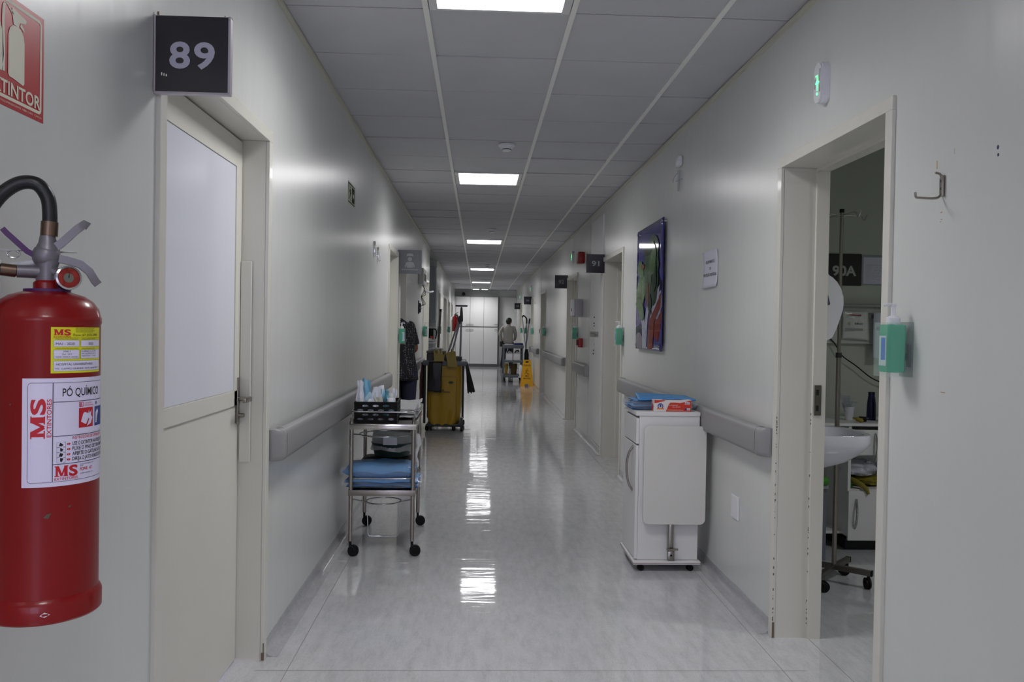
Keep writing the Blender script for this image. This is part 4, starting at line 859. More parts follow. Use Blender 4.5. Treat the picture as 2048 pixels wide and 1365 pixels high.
# ---------------------------------------------------------------- stainless trolley (left)
TX, TY, TR = -.566, 5.35, math.radians(1.6)
t = thing('instrument_trolley', 'two shelf stainless steel trolley on casters against the left wall', 'trolley', (TX, TY, 0), TR, local=True)
hx, hy = .182, .388
for sx, sy in ((-1, -1), (1, -1), (-1, 1), (1, 1)):
    b = MB(); b.rod((sx*hx, sy*hy, .09), (sx*hx, sy*hy, .80), .0125, seg=14); b.tube([(sx*hx, sy*hy, .79), (sx*hx, sy*hy, .82)], .009); lg = b.build('leg', STEEL, t, smooth=40)
    caster('caster', sx*hx, sy*hy, .033, t, ang={(-1, -1): .1, (1, -1): .05, (-1, 1): .0, (1, 1): 0.1}[(sx, sy)], stem=.03)
for z, nm in ((.785, 'top_tray'), (.392, 'lower_shelf')):
    b = MB(); b.box(-hx-.012, hx+.012, -hy-.012, hy+.012, z-.004, z, .001)
    for q in ((-hx-.014, hx+.014, -hy-.0155, -hy-.0125), (-hx-.014, hx+.014, hy+.0125, hy+.0155), (-hx-.016, -hx-.0135, -hy-.014, hy+.014), (hx+.0135, hx+.016, -hy-.014, hy+.014)): b.box(q[0], q[1], q[2], q[3], z-.032, z+.002, .0008)
    b.build(nm, STEEL if nm != 'top_tray' else mat('steel_polished', (190, 186, 178), .14, 1.), t, smooth=40)
def guard(z, zl, nm, open_=False):
    b = MB(); c_ = .05; pts = []
    for cx, cy, a0 in ((hx+.004-c_, hy-c_, 0), (-hx-.004+c_, hy-c_, 90), (-hx-.004+c_, -hy+c_, 180), (hx+.004-c_, -hy+c_, 270)):
        for k in range(6): an = math.radians(a0+k*18); pts.append((cx+c_*math.cos(an), cy-.012+c_*math.sin(an), z))
    b.tube(pts, .0045, closed=True)
    for sx, sy in ((-1, -1), (1, -1), (-1, 1), (1, 1)): b.tube([(sx*(hx+.002), sy*(hy-.07), zl), (sx*(hx+.003), sy*(hy-.065), z)], .0035)
    b.build(nm, CHROME, t, smooth=50)
guard(.858, .785, 'guard_rail'); guard(.462, .392, 'guard_rail')
def ring(cx, cy, r, z, nm, att):
    b = MB(); b.tube([(cx+r*math.cos(a), cy+r*math.sin(a), z) for a in [2*PI*k/32 for k in range(32)]], .0045, closed=True)
    for sx in (-1, 1): b.tube([(sx*hx, -hy, att), (sx*(hx-.006), -hy+.04, att-.015), (cx+sx*r*.97, cy-r*.25, z)], .004, smooth=4)
    return b
b = ring(.0, -.21, .155, .705, 'basin_ring', .735); b.build('basin_ring', CHROME, t, smooth=50)
b = ring(-.0, -.25, .105, .300, 'bucket_ring', .345)
for s_ in (-1, 1): b.tube([(s_*.100, -.25, .30), (s_*.092, -.25, .10), (s_*.085, -.25, .085), (0, -.25, .083)], .003)
b.build('bucket_ring', CHROME, t, smooth=50)
tt = Matrix.Translation((TX, TY, 0)) @ Matrix.Rotation(TR, 4, 'Z')
def tw(x, y, z): return tuple(tt @ Vector((x, y, z)))
# black crate with holes
o_ = thing('plastic_crate', 'black slotted plastic crate of wrapped packets on the steel trolley', 'crate', tw(-.045, -.215, .786), TR, local=True)
def slotted(b, w_, h_, f, nu, nv, r):
    """flat wall with oval slots"""
    cw, ch = w_/nu, h_/nv
    for j in range(nv):
        for i in range(nu+1):
            if j % 2 == 0 and i == nu: continue
            x0 = cw*i-(cw/2 if j % 2 else 0); x1 = x0+cw; x0c, x1c = max(0, x0), min(w_, x1); z0, z1 = ch*j, ch*(j+1); cx, cz = (x0+x1)/2, (z0+z1)/2; n = 20
            inn = []; out = []
            full = x0 >= -1e-6 and x1 <= w_+1e-6
            if not full: b.add([f(x0c, z0, 0), f(x1c, z0, 0), f(x1c, z1, 0), f(x0c, z1, 0)], [[0, 1, 2, 3]]); continue
            for k in range(n):
                a = 2*PI*(k+.5)/n; c_, s_ = math.cos(a), math.sin(a); inn.append(f(cx+c_*cw*.30, cz+s_*ch*.26, 0)); m_ = max(abs(c_), abs(s_)); out.append(f(cx+c_/m_*cw/2, cz+s_/m_*ch/2, 0))
            b.add(inn+out, [[k, (k+1) % n, n+(k+1) % n, n+k] for k in range(n)])
b = MB(); cw, cd, chh = .245, .30, .128
slotted(b, cw, .105, lambda u, v, w_: Vector((-cw/2+u, -cd/2, .012+v)), 4, 4, 0); slotted(b, cw, .105, lambda u, v, w_: Vector((-cw/2+u, cd/2, .012+v)), 4, 4, 0)
slotted(b, cd, .105, lambda u, v, w_: Vector((cw/2, -cd/2+u, .012+v)), 5, 4, 0); slotted(b, cd, .105, lambda u, v, w_: Vector((-cw/2, -cd/2+u, .012+v)), 5, 4, 0)
b.build('slotted_wall', mat('crate_black', (8, 8, 9), .6, spec=.2), o_, solid=.004)
b = MB(); b.box(-cw/2, cw/2, -cd/2, cd/2, 0, .013)
for q in ((-cw/2-.005, cw/2+.005, -cd/2-.006, -cd/2+.003), (-cw/2-.005, cw/2+.005, cd/2-.003, cd/2+.006), (-cw/2-.006, -cw/2+.003, -cd/2, cd/2), (cw/2-.003, cw/2+.006, -cd/2, cd/2)): b.box(q[0], q[1], q[2], q[3], .116, .128, .001)
for sx in (-1, 1):
    for sy in (-1, 1): b.box(sx*cw/2-.004, sx*cw/2+.004, sy*cd/2-.004, sy*cd/2+.004, 0, .12)
b.build('frame', MATS['crate_black'], o_)
PK = [mat('wrap_pale_blue', (176, 206, 222), .35, coat=.4), mat('wrap_white', (222, 224, 234), .4, coat=.3), mat('wrap_blue', (120, 180, 212), .35, coat=.4), mat('wrap_cream', (206, 204, 196), .5), mat('wrap_teal', (96, 160, 176), .35, coat=.4)]
cb = tw(-.045, -.215, .80)
for i, (dx, dy, w_, h_, d_, lx, ly, mi, lab, rz) in enumerate([
    (-.088, -.10, .045, .235, .012, -.012, 0, 1, 'tall narrow white wrapped packet at the left end of the black crate', .3), (-.066, -.09, .05, .245, .01, .006, .0, 2, 'tall pale blue strip packet second from the left in the black crate', -.2),
    (-.040, -.09, .065, .165, .025, .01, 0, 0, 'low blue tinted packet left of centre in the black crate', .1), (-.028, -.12, .07, .130, .02, .012, 0, 1, 'short white packet at the front of the black crate', 0),
    (.002, -.08, .075, .205, .03, .006, 0, 1, 'puffy white peaked packet in the middle of the black crate', .15), (.018, -.115, .05, .150, .02, .0, 0, 3, 'cream packet in the middle front of the black crate', .0),
    (.038, -.07, .045, .185, .012, .004, 0, 2, 'thin blue packet right of the middle in the black crate', .5), (.060, -.09, .025, .17, .008, .004, 0, 4, 'teal edged thin packet in the black crate', .9),
    (.072, -.07, .03, .175, .008, .012, 0, 3, 'pale thin packet leaning right in the black crate', .7), (.084, -.09, .035, .185, .012, .022, 0, 1, 'white packet leaning over the bottle in the black crate', .3), (.070, -.115, .03, .15, .01, .01, 0, 4, 'small teal packet beside the bottle in the black crate', .6)]):
    at((cb[0]+dx, cb[1]+dy, cb[2])); b = packet((cb[0]+dx, cb[1]+dy, cb[2]), w_, h_, d_, i+1, (lx, ly), rotz=rz); tag(b.build('wrapped_packet', PK[mi], smooth=60), lab, 'packet', 'wrapped packets in the crate')
t = thing('small_bottle', 'small white bottle with screw cap at the right end of the black crate', 'bottle', (cb[0]+.092, cb[1]-.11, cb[2]))
b = MB(); q = (cb[0]+.092, cb[1]-.11, cb[2]); b.lathe([(.024, 0), (.025, .004), (.025, .125), (.02, .135), (.014, .14)], q, seg=20); b.build('body', WHITEP, t, smooth=40)
b = MB(); b.lathe([(.017, .138), (.018, .14), (.018, .162), (.016, .165), (0, .166)], q, seg=20); b.build('cap', mat('cap_white', (210, 212, 214), .4), t, smooth=40)
b = MB(); b.lathe([(.0255, .03), (.0255, .115)], q, seg=20, cap=False); b.build('bottle_label', PK[0], t)
at(tw(.115, .12, .786))
q = tw(.115, .10, .786); b = folded(q[0]-.095, q[0]+.078, q[1]-.22, q[1]+.22, .787, .835, 2, 4); tag(b.build('folded_towel', CLOTHW, smooth=60), 'white folded towel lying flat on the steel trolley top', 'towel', 'white folded towels on the trolley')
b = MB(); b.grid(20, 16, lambda u, v: Vector((q[0]-.095+.185*u+.01*nz3(v*3, 0, 0), q[1]-.17+.33*v, .842+.03*v+.012*nz3(u*3, v*3, 1)+(.01 if u > .9 else 0)))); b.grid(20, 16, lambda u, v: Vector((q[0]-.093+.18*u, q[1]-.165+.32*v, .838+.012*v+.006*nz3(u*3, v*3, 1))))
tag(b.build('folded_towel', CLOTHW, smooth=60, solid=.006), 'white crumpled cloth draped on top of the folded towel, corner over the rail', 'towel', 'white folded towels on the trolley')
# lower shelf
def wrapped_pack(x0, x1, y0, y1, z0, z1, layers, seed, label, grp, cat='gown pack', wrap=True, sag=0., nm='gown_pack', mt=None, bulge=.006):
    t = thing(nm, label, cat, ((x0+x1)/2, (y0+y1)/2, z0), 0, grp)
    b = folded(x0, x1, y0, y1, z0, z1, layers, seed, bulge=bulge, sag=sag); b.build('folded_gowns', mt or BLUEGOWN, t, smooth=60)
    if wrap:
        b = MB(); rings = []
        for k in range(15):
            u = -.06+1.12*k/14; e = max(.12, (1-max(0, abs(u-.5)*2-.86)**.8*1.8)); xx = x0+(x1-x0)*u; zc = (z0+z1)/2+.001; hh = (z1-z0)/2*e+.006; dd = (y1-y0)/2*(.92+.08*e)+.006; ring_ = []
            for j in range(24):
                a = 2*PI*j/24; cx, sx = math.cos(a), math.sin(a); sc = (abs(cx)**6+abs(sx)**6)**(-1/6); wob = 1+.05*nz3(u*9, a*2, 0, seed)
                ring_.append(Vector((xx, (y0+y1)/2+dd*cx*sc*wob, max(z0+.001, zc+hh*sx*sc*wob))))
            rings.append(ring_)
        b.loft(rings); b.build('clear_wrap', WRAP, t, smooth=60)
    return t
wrapped_pack(-.772, -.35, 4.985, 5.30, .394, .450, 2, 11, 'blue folded gowns, lower bundle on the trolley shelf', 'blue gown bundles', bulge=.014)
wrapped_pack(-.785, -.385, 4.99, 5.28, .455, .528, 1, 12, 'blue folded gowns in clear wrap, upper bundle on the trolley shelf', 'blue gown bundles', bulge=.020)
at((-.58, 5.52, .395)); b = folded(-.74, -.42, 5.36, 5.66, .396, .505, 3, 13); tag(b.build('dark_bundle', mat('maroon_cloth', (34, 14, 18), .8, bump=.004, bscale=15), smooth=60), 'dark maroon folded bundle at the back of the lower trolley shelf', 'bundle')
t = thing('basin_bag', 'greenish basin under a grey plastic bag standing on the dark bundle', 'basin', (-.56, 5.55, .507))
b = MB(); b.lathe([(.10, .0), (.115, .01), (.135, .09), (.138, .095)], (-.555, 5.53, .508), seg=30); b.build('basin', mat('basin_green', (40, 62, 58), .5), t, smooth=40)
b = MB(); b.grid(28, 12, lambda u, v: Vector((-.555+(.139+.012*nz3(u*6, v*2, 0))*math.cos(2*PI*u)*(1-.10*v), 5.53+(.139+.012*nz3(u*6, v*2, 3))*math.sin(2*PI*u)*(1-.3*v), .56+.125*v+.035*nz3(math.cos(2*PI*u)*1.4, math.sin(2*PI*u)*1.4, 2)))); b.build('plastic_bag', mat('grey_film', (176, 180, 176), .3, alpha=.75, coat=.5, bump=.006, bscale=14), t, smooth=60)
b = MB(); b.box(-.60, -.51, 5.39, 5.394, .60, .652, .001); 
b.build('slotted_comb', WHITEP, t)
b = MB(); b.tube([(-.392, 5.45, .66), (-.376, 5.42, .60), (-.388, 5.38, .54), (-.372, 5.35, .48), (-.385, 5.33, .47)], .012, smooth=5, rs=[.022, .012, .01, .008]); b.build('string_strands', CLOTHW, t, smooth=50)

# ---------------------------------------------------------------- white bedside cabinet (right)
CX0, CX1, CY0, CY1 = .905, 1.268, 4.695, 5.085
t = thing('bedside_cabinet', 'white hospital bedside cabinet with folded side table against the right wall', 'cabinet', (1.095, 4.89, 0))
b = MB(); zb = .062
b.box(CX0+.018, CX1, CY0, CY0+.015, zb, .882, .001); b.box(CX0+.018, CX1, CY1-.015, CY1, zb, .882, .001); b.box(CX1-.015, CX1, CY0+.015, CY1-.015, zb, .882); b.box(CX0+.018, CX1-.015, CY0+.015, CY1-.015, zb, zb+.015); b.box(CX0+.02, CX0+.026, CY0+.015, CY1-.015, zb, .87)
b.build('body', WHITE, t)
b = MB(); b.box(CX0-.002, CX1+.002, CY0-.006, CY1+.004, .882, .905, .002); b.build('top', WHITE, t)
b = MB(); b.box(CX0-.01, CX1+.012, CY0-.03, CY1+.005, .040, .060, .003); b.m(1); b.box(CX0-.011, CX1+.013, CY0-.031, CY1+.006, .0475, .0495); b.build('base_board', [WHITE, mat('worn_edge', (120, 84, 60), .8)], t)
b = MB(); b.box(CX0, CX0+.017, CY0-.001, CY1, .722, .868, .002); dr = b.build('drawer', WHITE, t)
b = MB(); b.box(CX0, CX0+.017, CY0-.001, CY1, .066, .712, .002); dr = b.build('door', WHITE, t)
b = MB(); b.tube([(CX0+.002, CY0+.085, .70), (CX0-.022, CY0+.087, .66), (CX0-.034, CY0+.09, .60), (CX0-.033, CY0+.09, .54), (CX0-.022, CY0+.087, .48), (CX0+.002, CY0+.085, .44)], .0065, smooth=5); b.build('handle', STEEL, dr, smooth=50)
b = MB(); rw, rz0, rz1, rc = (.945, 1.298), .273, .828, .03; pts = []
for cx, cz, a0 in ((rw[1]-rc, rz1-rc, 0), (rw[0]+rc, rz1-rc, 90), (rw[0]+rc, rz0+rc, 180), (rw[1]-rc, rz0+rc, 270)):
    for k in range(7): an = math.radians(a0+15*k); pts.append((cx+rc*math.cos(an), cz+rc*math.sin(an)))
b.prism(pts, CY0-.040, CY0-.022, lambda u, v, w_: Vector((u, w_, v))); b.build('folding_table', mat('table_pale', (214, 212, 208), .35), t)
b = MB(); b.box(1.100, 1.125, CY0-.022, CY0-.001, .075, .30, .001); b.box(1.088, 1.094, CY0-.03, CY0-.022, .12, .30); b.rod((1.085, CY0-.03, .128), (1.15, CY0-.03, .128), .006); b.box(1.094, 1.131, CY0-.026, CY0-.0, .062, .115, .002); b.m(1); b.rod((1.112, CY0-.0275, .093), (1.112, CY0-.025, .093), .006); b.build('table_rail', [STEEL, BLACK], t, smooth=40)
for x, y in ((CX0+.03, CY0+.0), (CX1-.05, CY0+.0), (CX0+.03, CY1-.03), (CX1-.05, CY1-.03)): caster('caster', x, y, .017, t, .3, stem=.007)
wrapped_pack(.905, 1.245, 4.775, 5.02, .907, .966, 4, 21, 'blue folded gowns in clear wrap on top of the white cabinet', 'blue gown bundles')
at((1.08, 4.9, .97)); b = MB(); b.grid(22, 12, lambda u, v: Vector((.925+.335*u+.03*v*(1-u), 4.762+.26*v, .972+.013*(1-u)*v+.004*nz3(u*3, v*3, 2)-.009*(1-v)*abs(u-.5)))); tag(b.build('folded_gown', BLUEGOWN, smooth=60, solid=.009), 'loose blue gown folded flat over the wrapped pack on the white cabinet', 'gown')
t = thing('glove_box', 'red and white cardboard box in front of the blue gowns on the cabinet', 'box', (1.112, 4.735, .906), .03, local=True)
b = MB(); b.box(-.108, .108, -.030, .030, 0, .066, .0006); b.build('carton', mat('carton_white', (222, 216, 216), .45), t)
p = Print(lambda u, v, w_: Vector((-.108+u, -.030-w_, v)), .0004); GM = [mat('carton_red', (204, 56, 34), .4), mat('carton_navy', (46, 64, 140), .4), mat('carton_white2', (224, 220, 224), .4), mat('carton_orange', (222, 130, 60), .4), INKBLK]
p.poly([(.068, .001), (.078, .022), (.084, .042), (.095, .052), (.12, .052), (.15, .050), (.19, .058), (.205, .064), (.215, .064), (.215, .001)], 0, 1); p.poly([(.002, .047), (.02, .050), (.04, .055), (.058, .059), (.066, .065), (.002, .065)], 0, 1)
p.disc(.037, .030, .017, .017, 1, 2); p.disc(.037, .030, .011, .011, 2, 3); p.poly([(.033, .024), (.041, .024), (.043, .036), (.037, .041), (.031, .036)], 1, 4); p.rect(.017, .012, .057, .020, 3, 4)
p.text('Para sempre em', .082, .034, .0075, 2, 2, width=.056); p.text('seu dever!', .106, .024, .0075, 2, 2, width=.046); p.rect(.078, .008, .17, .010, 2, 2)
p.rect(.178, .042, .207, .054, 2, 2); p.text('Multi', .181, .0445, .006, 1, 3, width=.022, bold=.02); p.disc(.184, .014, .006, .006, 1, 2); p.rect(.190, .008, .209, .020, 2, 2); p.text('100', .192, .010, .006, 4, 3, width=.013)
p.build('box_print', GM, t)
p = Print(lambda u, v, w_: Vector((-.108-w_, .030-u, v)), .0004); p.poly([(.001, .001), (.03, .001), (.05, .03), (.02, .05), (.001, .065)], 0, 1); p.rect(.008, .03, .022, .05, 2, 2); p.rect(.01, .036, .02, .042, 1, 3); p.build('box_side_print', GM, t)
b = MB(); b.add([(-.06, -.022, .0672), (.07, -.022, .0672), (.055, .012, .0672), (-.05, .012, .0672)], [[0, 1, 2, 3]]); b.build('opening', mat('opening_dark', (60, 20, 40), .7), t)

# ---------------------------------------------------------------- yellow janitor cart
KX, KY = -.43, 11.3
t = thing('janitor_cart', 'janitor cart with a big yellow bag on the left of the corridor', 'cleaning cart', (KX, KY, 0))
b = MB(); b.box(-.72, -.14, 10.93, 11.02, .862, .93, .02); b.box(-.70, -.64, 10.95, 11.75, .88, .92, .01); b.box(-.22, -.16, 10.95, 11.75, .88, .92, .01); b.box(-.70, -.16, 11.68, 11.75, .88, .92, .01)
b.build('top_frame', CARTGREY, t, smooth=40)
b = MB(); b.box(-.66, -.20, 10.95, 11.7, .06, .10, .01); b.build('base_frame', mat('cart_dark', (38, 40, 46), .5), t)
for x, y in ((-.69, 11.0), (-.20, 11.62), (-.685, 11.7)): b = MB(); b.rod((x, y, .1), (x, y, .9), .016); b.build('post', MATS['cart_dark'], t, smooth=40)
b = MB(); b.box(-.67, -.40, 10.96, 11.25, .92, 1.02, .015); b.box(-.40, -.21, 10.96, 11.2, .92, .985, .012); b.build('lid_box', MATS['cart_dark'], t)
b = MB(); b.box(-.675, -.42, 10.97, 11.2, 1.02, 1.055, .01); b.build('tray', mat('tray_olive', (86, 88, 80), .5), t)
# bag: soft tapered sack
b = MB(); rings = []
for k in range(22):
    v = k/21; z = .875-.79*v; wx = .222+.012*math.sin(v*PI)-.012*v; wy = .30; r_ = 1-.0*v; rg_ = []
    if v > .93: wx *= 1-(v-.93)*3.0
    for j in range(56):
        a = 2*PI*j/56; c_, s_ = math.cos(a), math.sin(a); sc = (abs(c_)**8+abs(s_)**8)**(-1/8)
        fold = .012*nz3(c_*sc*5, v*2.2, 0, 3)+.010*math.sin(c_*sc*9+v*3)*(s_ < 0)*v
        rg_.append(Vector((-.435+wx*c_*sc, 11.25+wy*s_*sc-(fold if s_ < 0 else -fold), z+.012*nz3(c_*3, s_*3, 9) if v > .9 else z)))
    rings.append(rg_)
b.loft(rings); b.build('yellow_bag', YBAG, t, smooth=60)
fy = lambda u, v, w_: Vector((-.435+u, 10.925-w_, .10+v)); p = Print(fy, .002)
YM = [mat('piping_rust', (104, 64, 16), .6), mat('bag_ink', (40, 44, 30), .6), mat('bag_green', (80, 92, 40), .6)]
for q in (((-.17, .02), (-.17, .60)), ((.165, .02), (.165, .58)), ((-.15, .62), (.145, .62))):
    (a, c), (d, e_) = q; p.rect(min(a, d)-.002, c-.002, max(a, d)+.002, e_+.002, 0, 1)
p.poly([(.165, .58), (.1625, .6), (.156, .612), (.145, .62), (.147, .624), (.159, .615), (.166, .602), (.169, .58)], 0, 1)
p.disc(.09, .545, .035, .016, 2, 1); p.disc(.09, .548, .02, .009, 1, 2); p.text('CLEAN', -.05, .435, .022, 1, 1, width=.05, bold=.03); p.text('PROFISSIONAL', -.055, .412, .018, 1, 1, width=.14, bold=.02)
p.build('bag_print', YM, t)
for x, y, r_ in ((-.66, 10.98, .04), (-.31, 11.05, .035), (-.20, 10.97, .04), (-.65, 11.65, .04), (-.20, 11.65, .04)): caster('caster', x, y, r_, t, PI/2-.3, stem=.012, hood=False)
b = MB(); b.rod((-.215, 10.94, .11), (-.185, 10.94, .11), .085, seg=24); b.build('rear_wheel', MATS['cart_dark'], t, smooth=40)
# hung on it
at((-.58, 10.88, .9)); b = MB()
b.grid(10, 16, lambda u, v: Vector((-.635+.175*u-.010*v+.01*nz3(u*2, v*2, 4), 10.895-.012*math.sin(PI*u)+.008*nz3(u*4, v*3, 0)-.018*math.sin(PI*v*.9), .915-.385*v-.012*(u > .4)*v))); tag(b.build('black_pouch', BLKBAG, smooth=60, solid=.012), 'black pouch hanging over the front of the yellow cart bag', 'pouch')
at((-.42, 10.95, .98)); b = MB(); b.grid(16, 20, lambda u, v: Vector((-.575+.145*u+.015*nz3(u*3, v*3, 1), 11.08-.20*min(1, v*1.7)-.004, .99+.07*math.sin(PI*min(1, v*1.4))*(.6+1.1*nz3(u*4, v*3, 2))+.01-(max(0, v-.6)*.20))))
b.grid(12, 20, lambda u, v: Vector((-.44+.125*u+.05*v+.012*nz3(u*3, v*3, 7), 11.08-.20*min(1, v*1.6), .99+.065*math.sin(PI*min(1, v*1.4))*(.6+1.1*nz3(u*4, v*3, 8))+.01-(max(0, v-.5)*.30))))
tag(b.build('cleaning_cloth', mat('cloth_mustard', (146, 128, 70), .8, bump=.004, bscale=25), smooth=60, solid=.008), 'mustard yellow cleaning cloths thrown over the top of the janitor cart', 'cloth')
at((-.12, 11.0, .9)); b = MB(); b.grid(10, 18, lambda u, v: Vector((-.155+(.012+.085*v)*u+.03*v, 10.97+.10*u+.015*nz3(u*4, v*3, 2), .915-.40*v-(.04*nz3(u*7, 0, 0) if v > .9 else 0)))); tag(b.build('black_cloth', mat('cloth_black', (12, 12, 14), .85, bump=.004, bscale=15), smooth=60, solid=.012), 'black rag hanging off the right side of the janitor cart', 'cloth')
at((-.70, 11.0, .9)); b = MB(); b.grid(8, 18, lambda u, v: Vector((-.735+.04*u+.012*nz3(u*4, v*4, 3)-.02*math.sin(v*3), 10.99+.12*u, .90-.55*v))); tag(b.build('hanging_rag', mat('cloth_maroon', (92, 60, 62), .85, var=.4, vscale=12), smooth=60, solid=.012), 'grey and maroon rag hanging off the left side of the janitor cart', 'cloth')
at((-.56, 11.1, 1.06)); b = MB(); b.ball((-.56, 11.1, 1.072), .09, .06, .022, nz=.5, seed=3, flat=-.018); tag(b.build('white_rag', CLOTHW, smooth=60), 'small white rag on the tray of the janitor cart', 'cloth')
POLE = mat('pole_grey', (128, 128, 136), .35, .4)
t = thing('squeegee', 'long handled floor squeegee standing upside down in the janitor cart', 'squeegee', (-.235, 11.16, .93)); b = MB(); b.rod((-.235, 11.15, .92), (-.228, 11.2, 1.5), .013); b.build('handle', POLE, t, smooth=40)
b = MB(); b.lathe([(.016, 0), (.024, .02), (.018, .14), (.012, .2)], (-.2285, 11.2, 1.44), seg=14); b.box(-.31, -.148, 11.185, 11.215, 1.645, 1.668, .006); b.build('squeegee_head', DKSTEEL, t, smooth=40)
t = thing('mop_handle', 'thin grey pole leaning right in the janitor cart, left of the squeegee', 'pole', (-.42, 11.2, .93)); b = MB(); b.rod((-.43, 11.15, .92), (-.26, 11.2, 1.46), .012); b.build('shaft', POLE, t, smooth=40); b = MB(); b.rod((-.26, 11.2, 1.44), (-.245, 11.2, 1.52), .017); b.build('clip', DKSTEEL, t, smooth=40)
t = thing('mop_handle', 'thin grey pole leaning right in the janitor cart, nearest the squeegee', 'pole', (-.36, 11.25, .93)); b = MB(); b.rod((-.37, 11.2, .92), (-.25, 11.24, 1.44), .012); b.build('shaft', POLE, t, smooth=40); b = MB(); b.rod((-.25, 11.24, 1.42), (-.238, 11.24, 1.50), .016); b.build('clip', DKSTEEL, t, smooth=40)
t = thing('mop_handle', 'dark pole with black tip standing at the back of the janitor cart', 'pole', (-.55, 11.3, .93)); b = MB(); b.rod((-.545, 11.25, .92), (-.512, 11.3, 1.58), .015); b.build('shaft', mat('pole_dark', (84, 70, 66), .4), t, smooth=40); b = MB(); b.rod((-.5125, 11.3, 1.575), (-.512, 11.3, 1.61), .017); b.build('tip', BLACK, t, smooth=40)

# ---------------------------------------------------------------- far cleaning cart (right)
t = thing('cleaning_trolley', 'grey plastic cleaning trolley with white jugs, far right of the corridor', 'cleaning cart', (.9, 21.4, 0))
b = MB(); b.box(.64, 1.16, 21.1, 21.85, .86, .95, .02); b.build('top_tray', CARTGREY, t); b = MB(); b.box(.655, 1.15, 21.12, 21.85, .50, .55, .01); b.build('middle_shelf', CARTGREY, t); b = MB(); b.box(.64, 1.15, 21.1, 21.9, .12, .19, .015); b.build('base', CARTGREY, t)
for x in (.66, 1.13):
    for y in (21.13, 21.83): b = MB(); b.box(x-.018, x+.018, y-.018, y+.018, .15, .9, .006); b.build('post', CARTGREY, t)
for x in (.69, 1.1):
    for y in (21.18, 21.8): caster('caster', x, y, .05, t, PI/2, stem=.03)
for i, x in enumerate((.80, 1.0)):
    t = thing('white_jug', ('left', 'right')[i]+' one of two white plastic jugs on the grey cleaning trolley', 'jug', (x, 21.3, .552), 0, 'white jugs')
    b = MB(); b.loft([[Vector((x+a*k, 21.3+c*k, z)) for a, c in ((-.085, -.06), (.085, -.06), (.085, .06), (-.085, .06))] for z, k in ((.553, .96), (.57, 1), (.72, 1), (.78, .75), (.80, .4))]); b.build('body', WHITEP, t, smooth=50)
    b = MB(); b.tube([(x-.055, 21.25, .74), (x-.03, 21.24, .80), (x+.03, 21.24, .81), (x+.05, 21.25, .77)], .012, smooth=4); b.rod((x+.0, 21.3, .80), (x, 21.3, .825), .02); b.build('handle', BLACK, t, smooth=40)
for i, (x, w_, mt_, lab) in enumerate(((.73, .045, YBAG, 'yellow tub standing on the base of the grey cleaning trolley'), (.92, .09, mat('bag_brown', (70, 58, 20), .5), 'dark olive sack on the base of the grey cleaning trolley'))):
    at((x, 21.3, .19)); b = MB(); b.loft([[Vector((x+w_*(.8+.2*k)*math.cos(2*PI*j/20), 21.3+.08*(.8+.2*k)*math.sin(2*PI*j/20), .192+.28*k)) for j in range(20)] for k in (0, .3, .6, 1)]); tag(b.build('tub' if i == 0 else 'sack', mt_, smooth=50), lab, 'tub' if i == 0 else 'sack')
at((1.045, 21.35, .95)); b = MB(); b.box(.92, 1.145, 21.12, 21.5, .951, .995, .008); tag(b.build('blue_case', mat('case_blue', (28, 32, 96), .4)), 'dark blue case lying on top of the grey cleaning trolley', 'case')
at((.8, 21.3, .95)); b = MB(); b.box(.68, .90, 21.15, 21.5, .951, .972, .008); tag(b.build('white_pad', CLOTHW), 'white pad lying on top of the grey cleaning trolley', 'pad')
at((1.22, 21.0, .0)); b = MB(); b.loft([[Vector((1.095+.05*k*math.cos(2*PI*j/16), 20.98+.05*k*math.sin(2*PI*j/16), z)) for j in range(16)] for z, k in ((.13, .9), (.15, 1), (.36, 1), (.42, .6), (.45, .4))]) if False else b.ball((1.085, 20.97, .30), .055, .05, .16, seg=16, rings=10); b.box(1.03, 1.14, 20.93, 21.09, .135, .16); tag(b.build('white_jug', WHITEP, smooth=50), 'third white jug on the trolley base partly behind the wet floor sign', 'jug', 'white jugs')
t = thing('long_tool', 'tall grey tool with a black curved grip standing by the far trolley', 'tool', (1.22, 21.5, .2)); b = MB(); b.rod((1.24, 21.45, .2), (1.245, 21.5, 1.55), .011); b.rod((1.26, 21.45, .6), (1.13, 21.5, 1.66), .010); b.build('shaft', POLE, t, smooth=40); b = MB(); b.tube([(1.13, 21.5, 1.66), (1.16, 21.5, 1.70), (1.215, 21.5, 1.66), (1.245, 21.5, 1.60), (1.245, 21.5, 1.50)], .018, smooth=5); b.build('grip', BLACK, t, smooth=40)
t = thing('long_tool', 'tall grey tool with a straight dark grip leaning right by the far trolley', 'tool', (1.2, 21.6, .2)); b = MB(); b.rod((1.18, 21.5, .3), (1.31, 21.55, 1.52), .010); b.build('shaft', POLE, t, smooth=40); b = MB(); b.rod((1.308, 21.55, 1.5), (1.325, 21.55, 1.63), .02); b.build('grip', mat('grip_navy', (20, 24, 50), .5), t, smooth=40)
at((1.23, 21.3, .1)); b = MB(); b.loft([[Vector((1.245+.06*k*math.cos(2*PI*j/16), 21.35+.09*k*math.sin(2*PI*j/16), z)) for j in range(16)] for z, k in ((.02, .8), (.3, 1), (.72, 1), (.84, .6))]); tag(b.build('waste_bag', BLKBAG, smooth=50), 'dark bag standing between the far trolley and the right wall', 'bag')
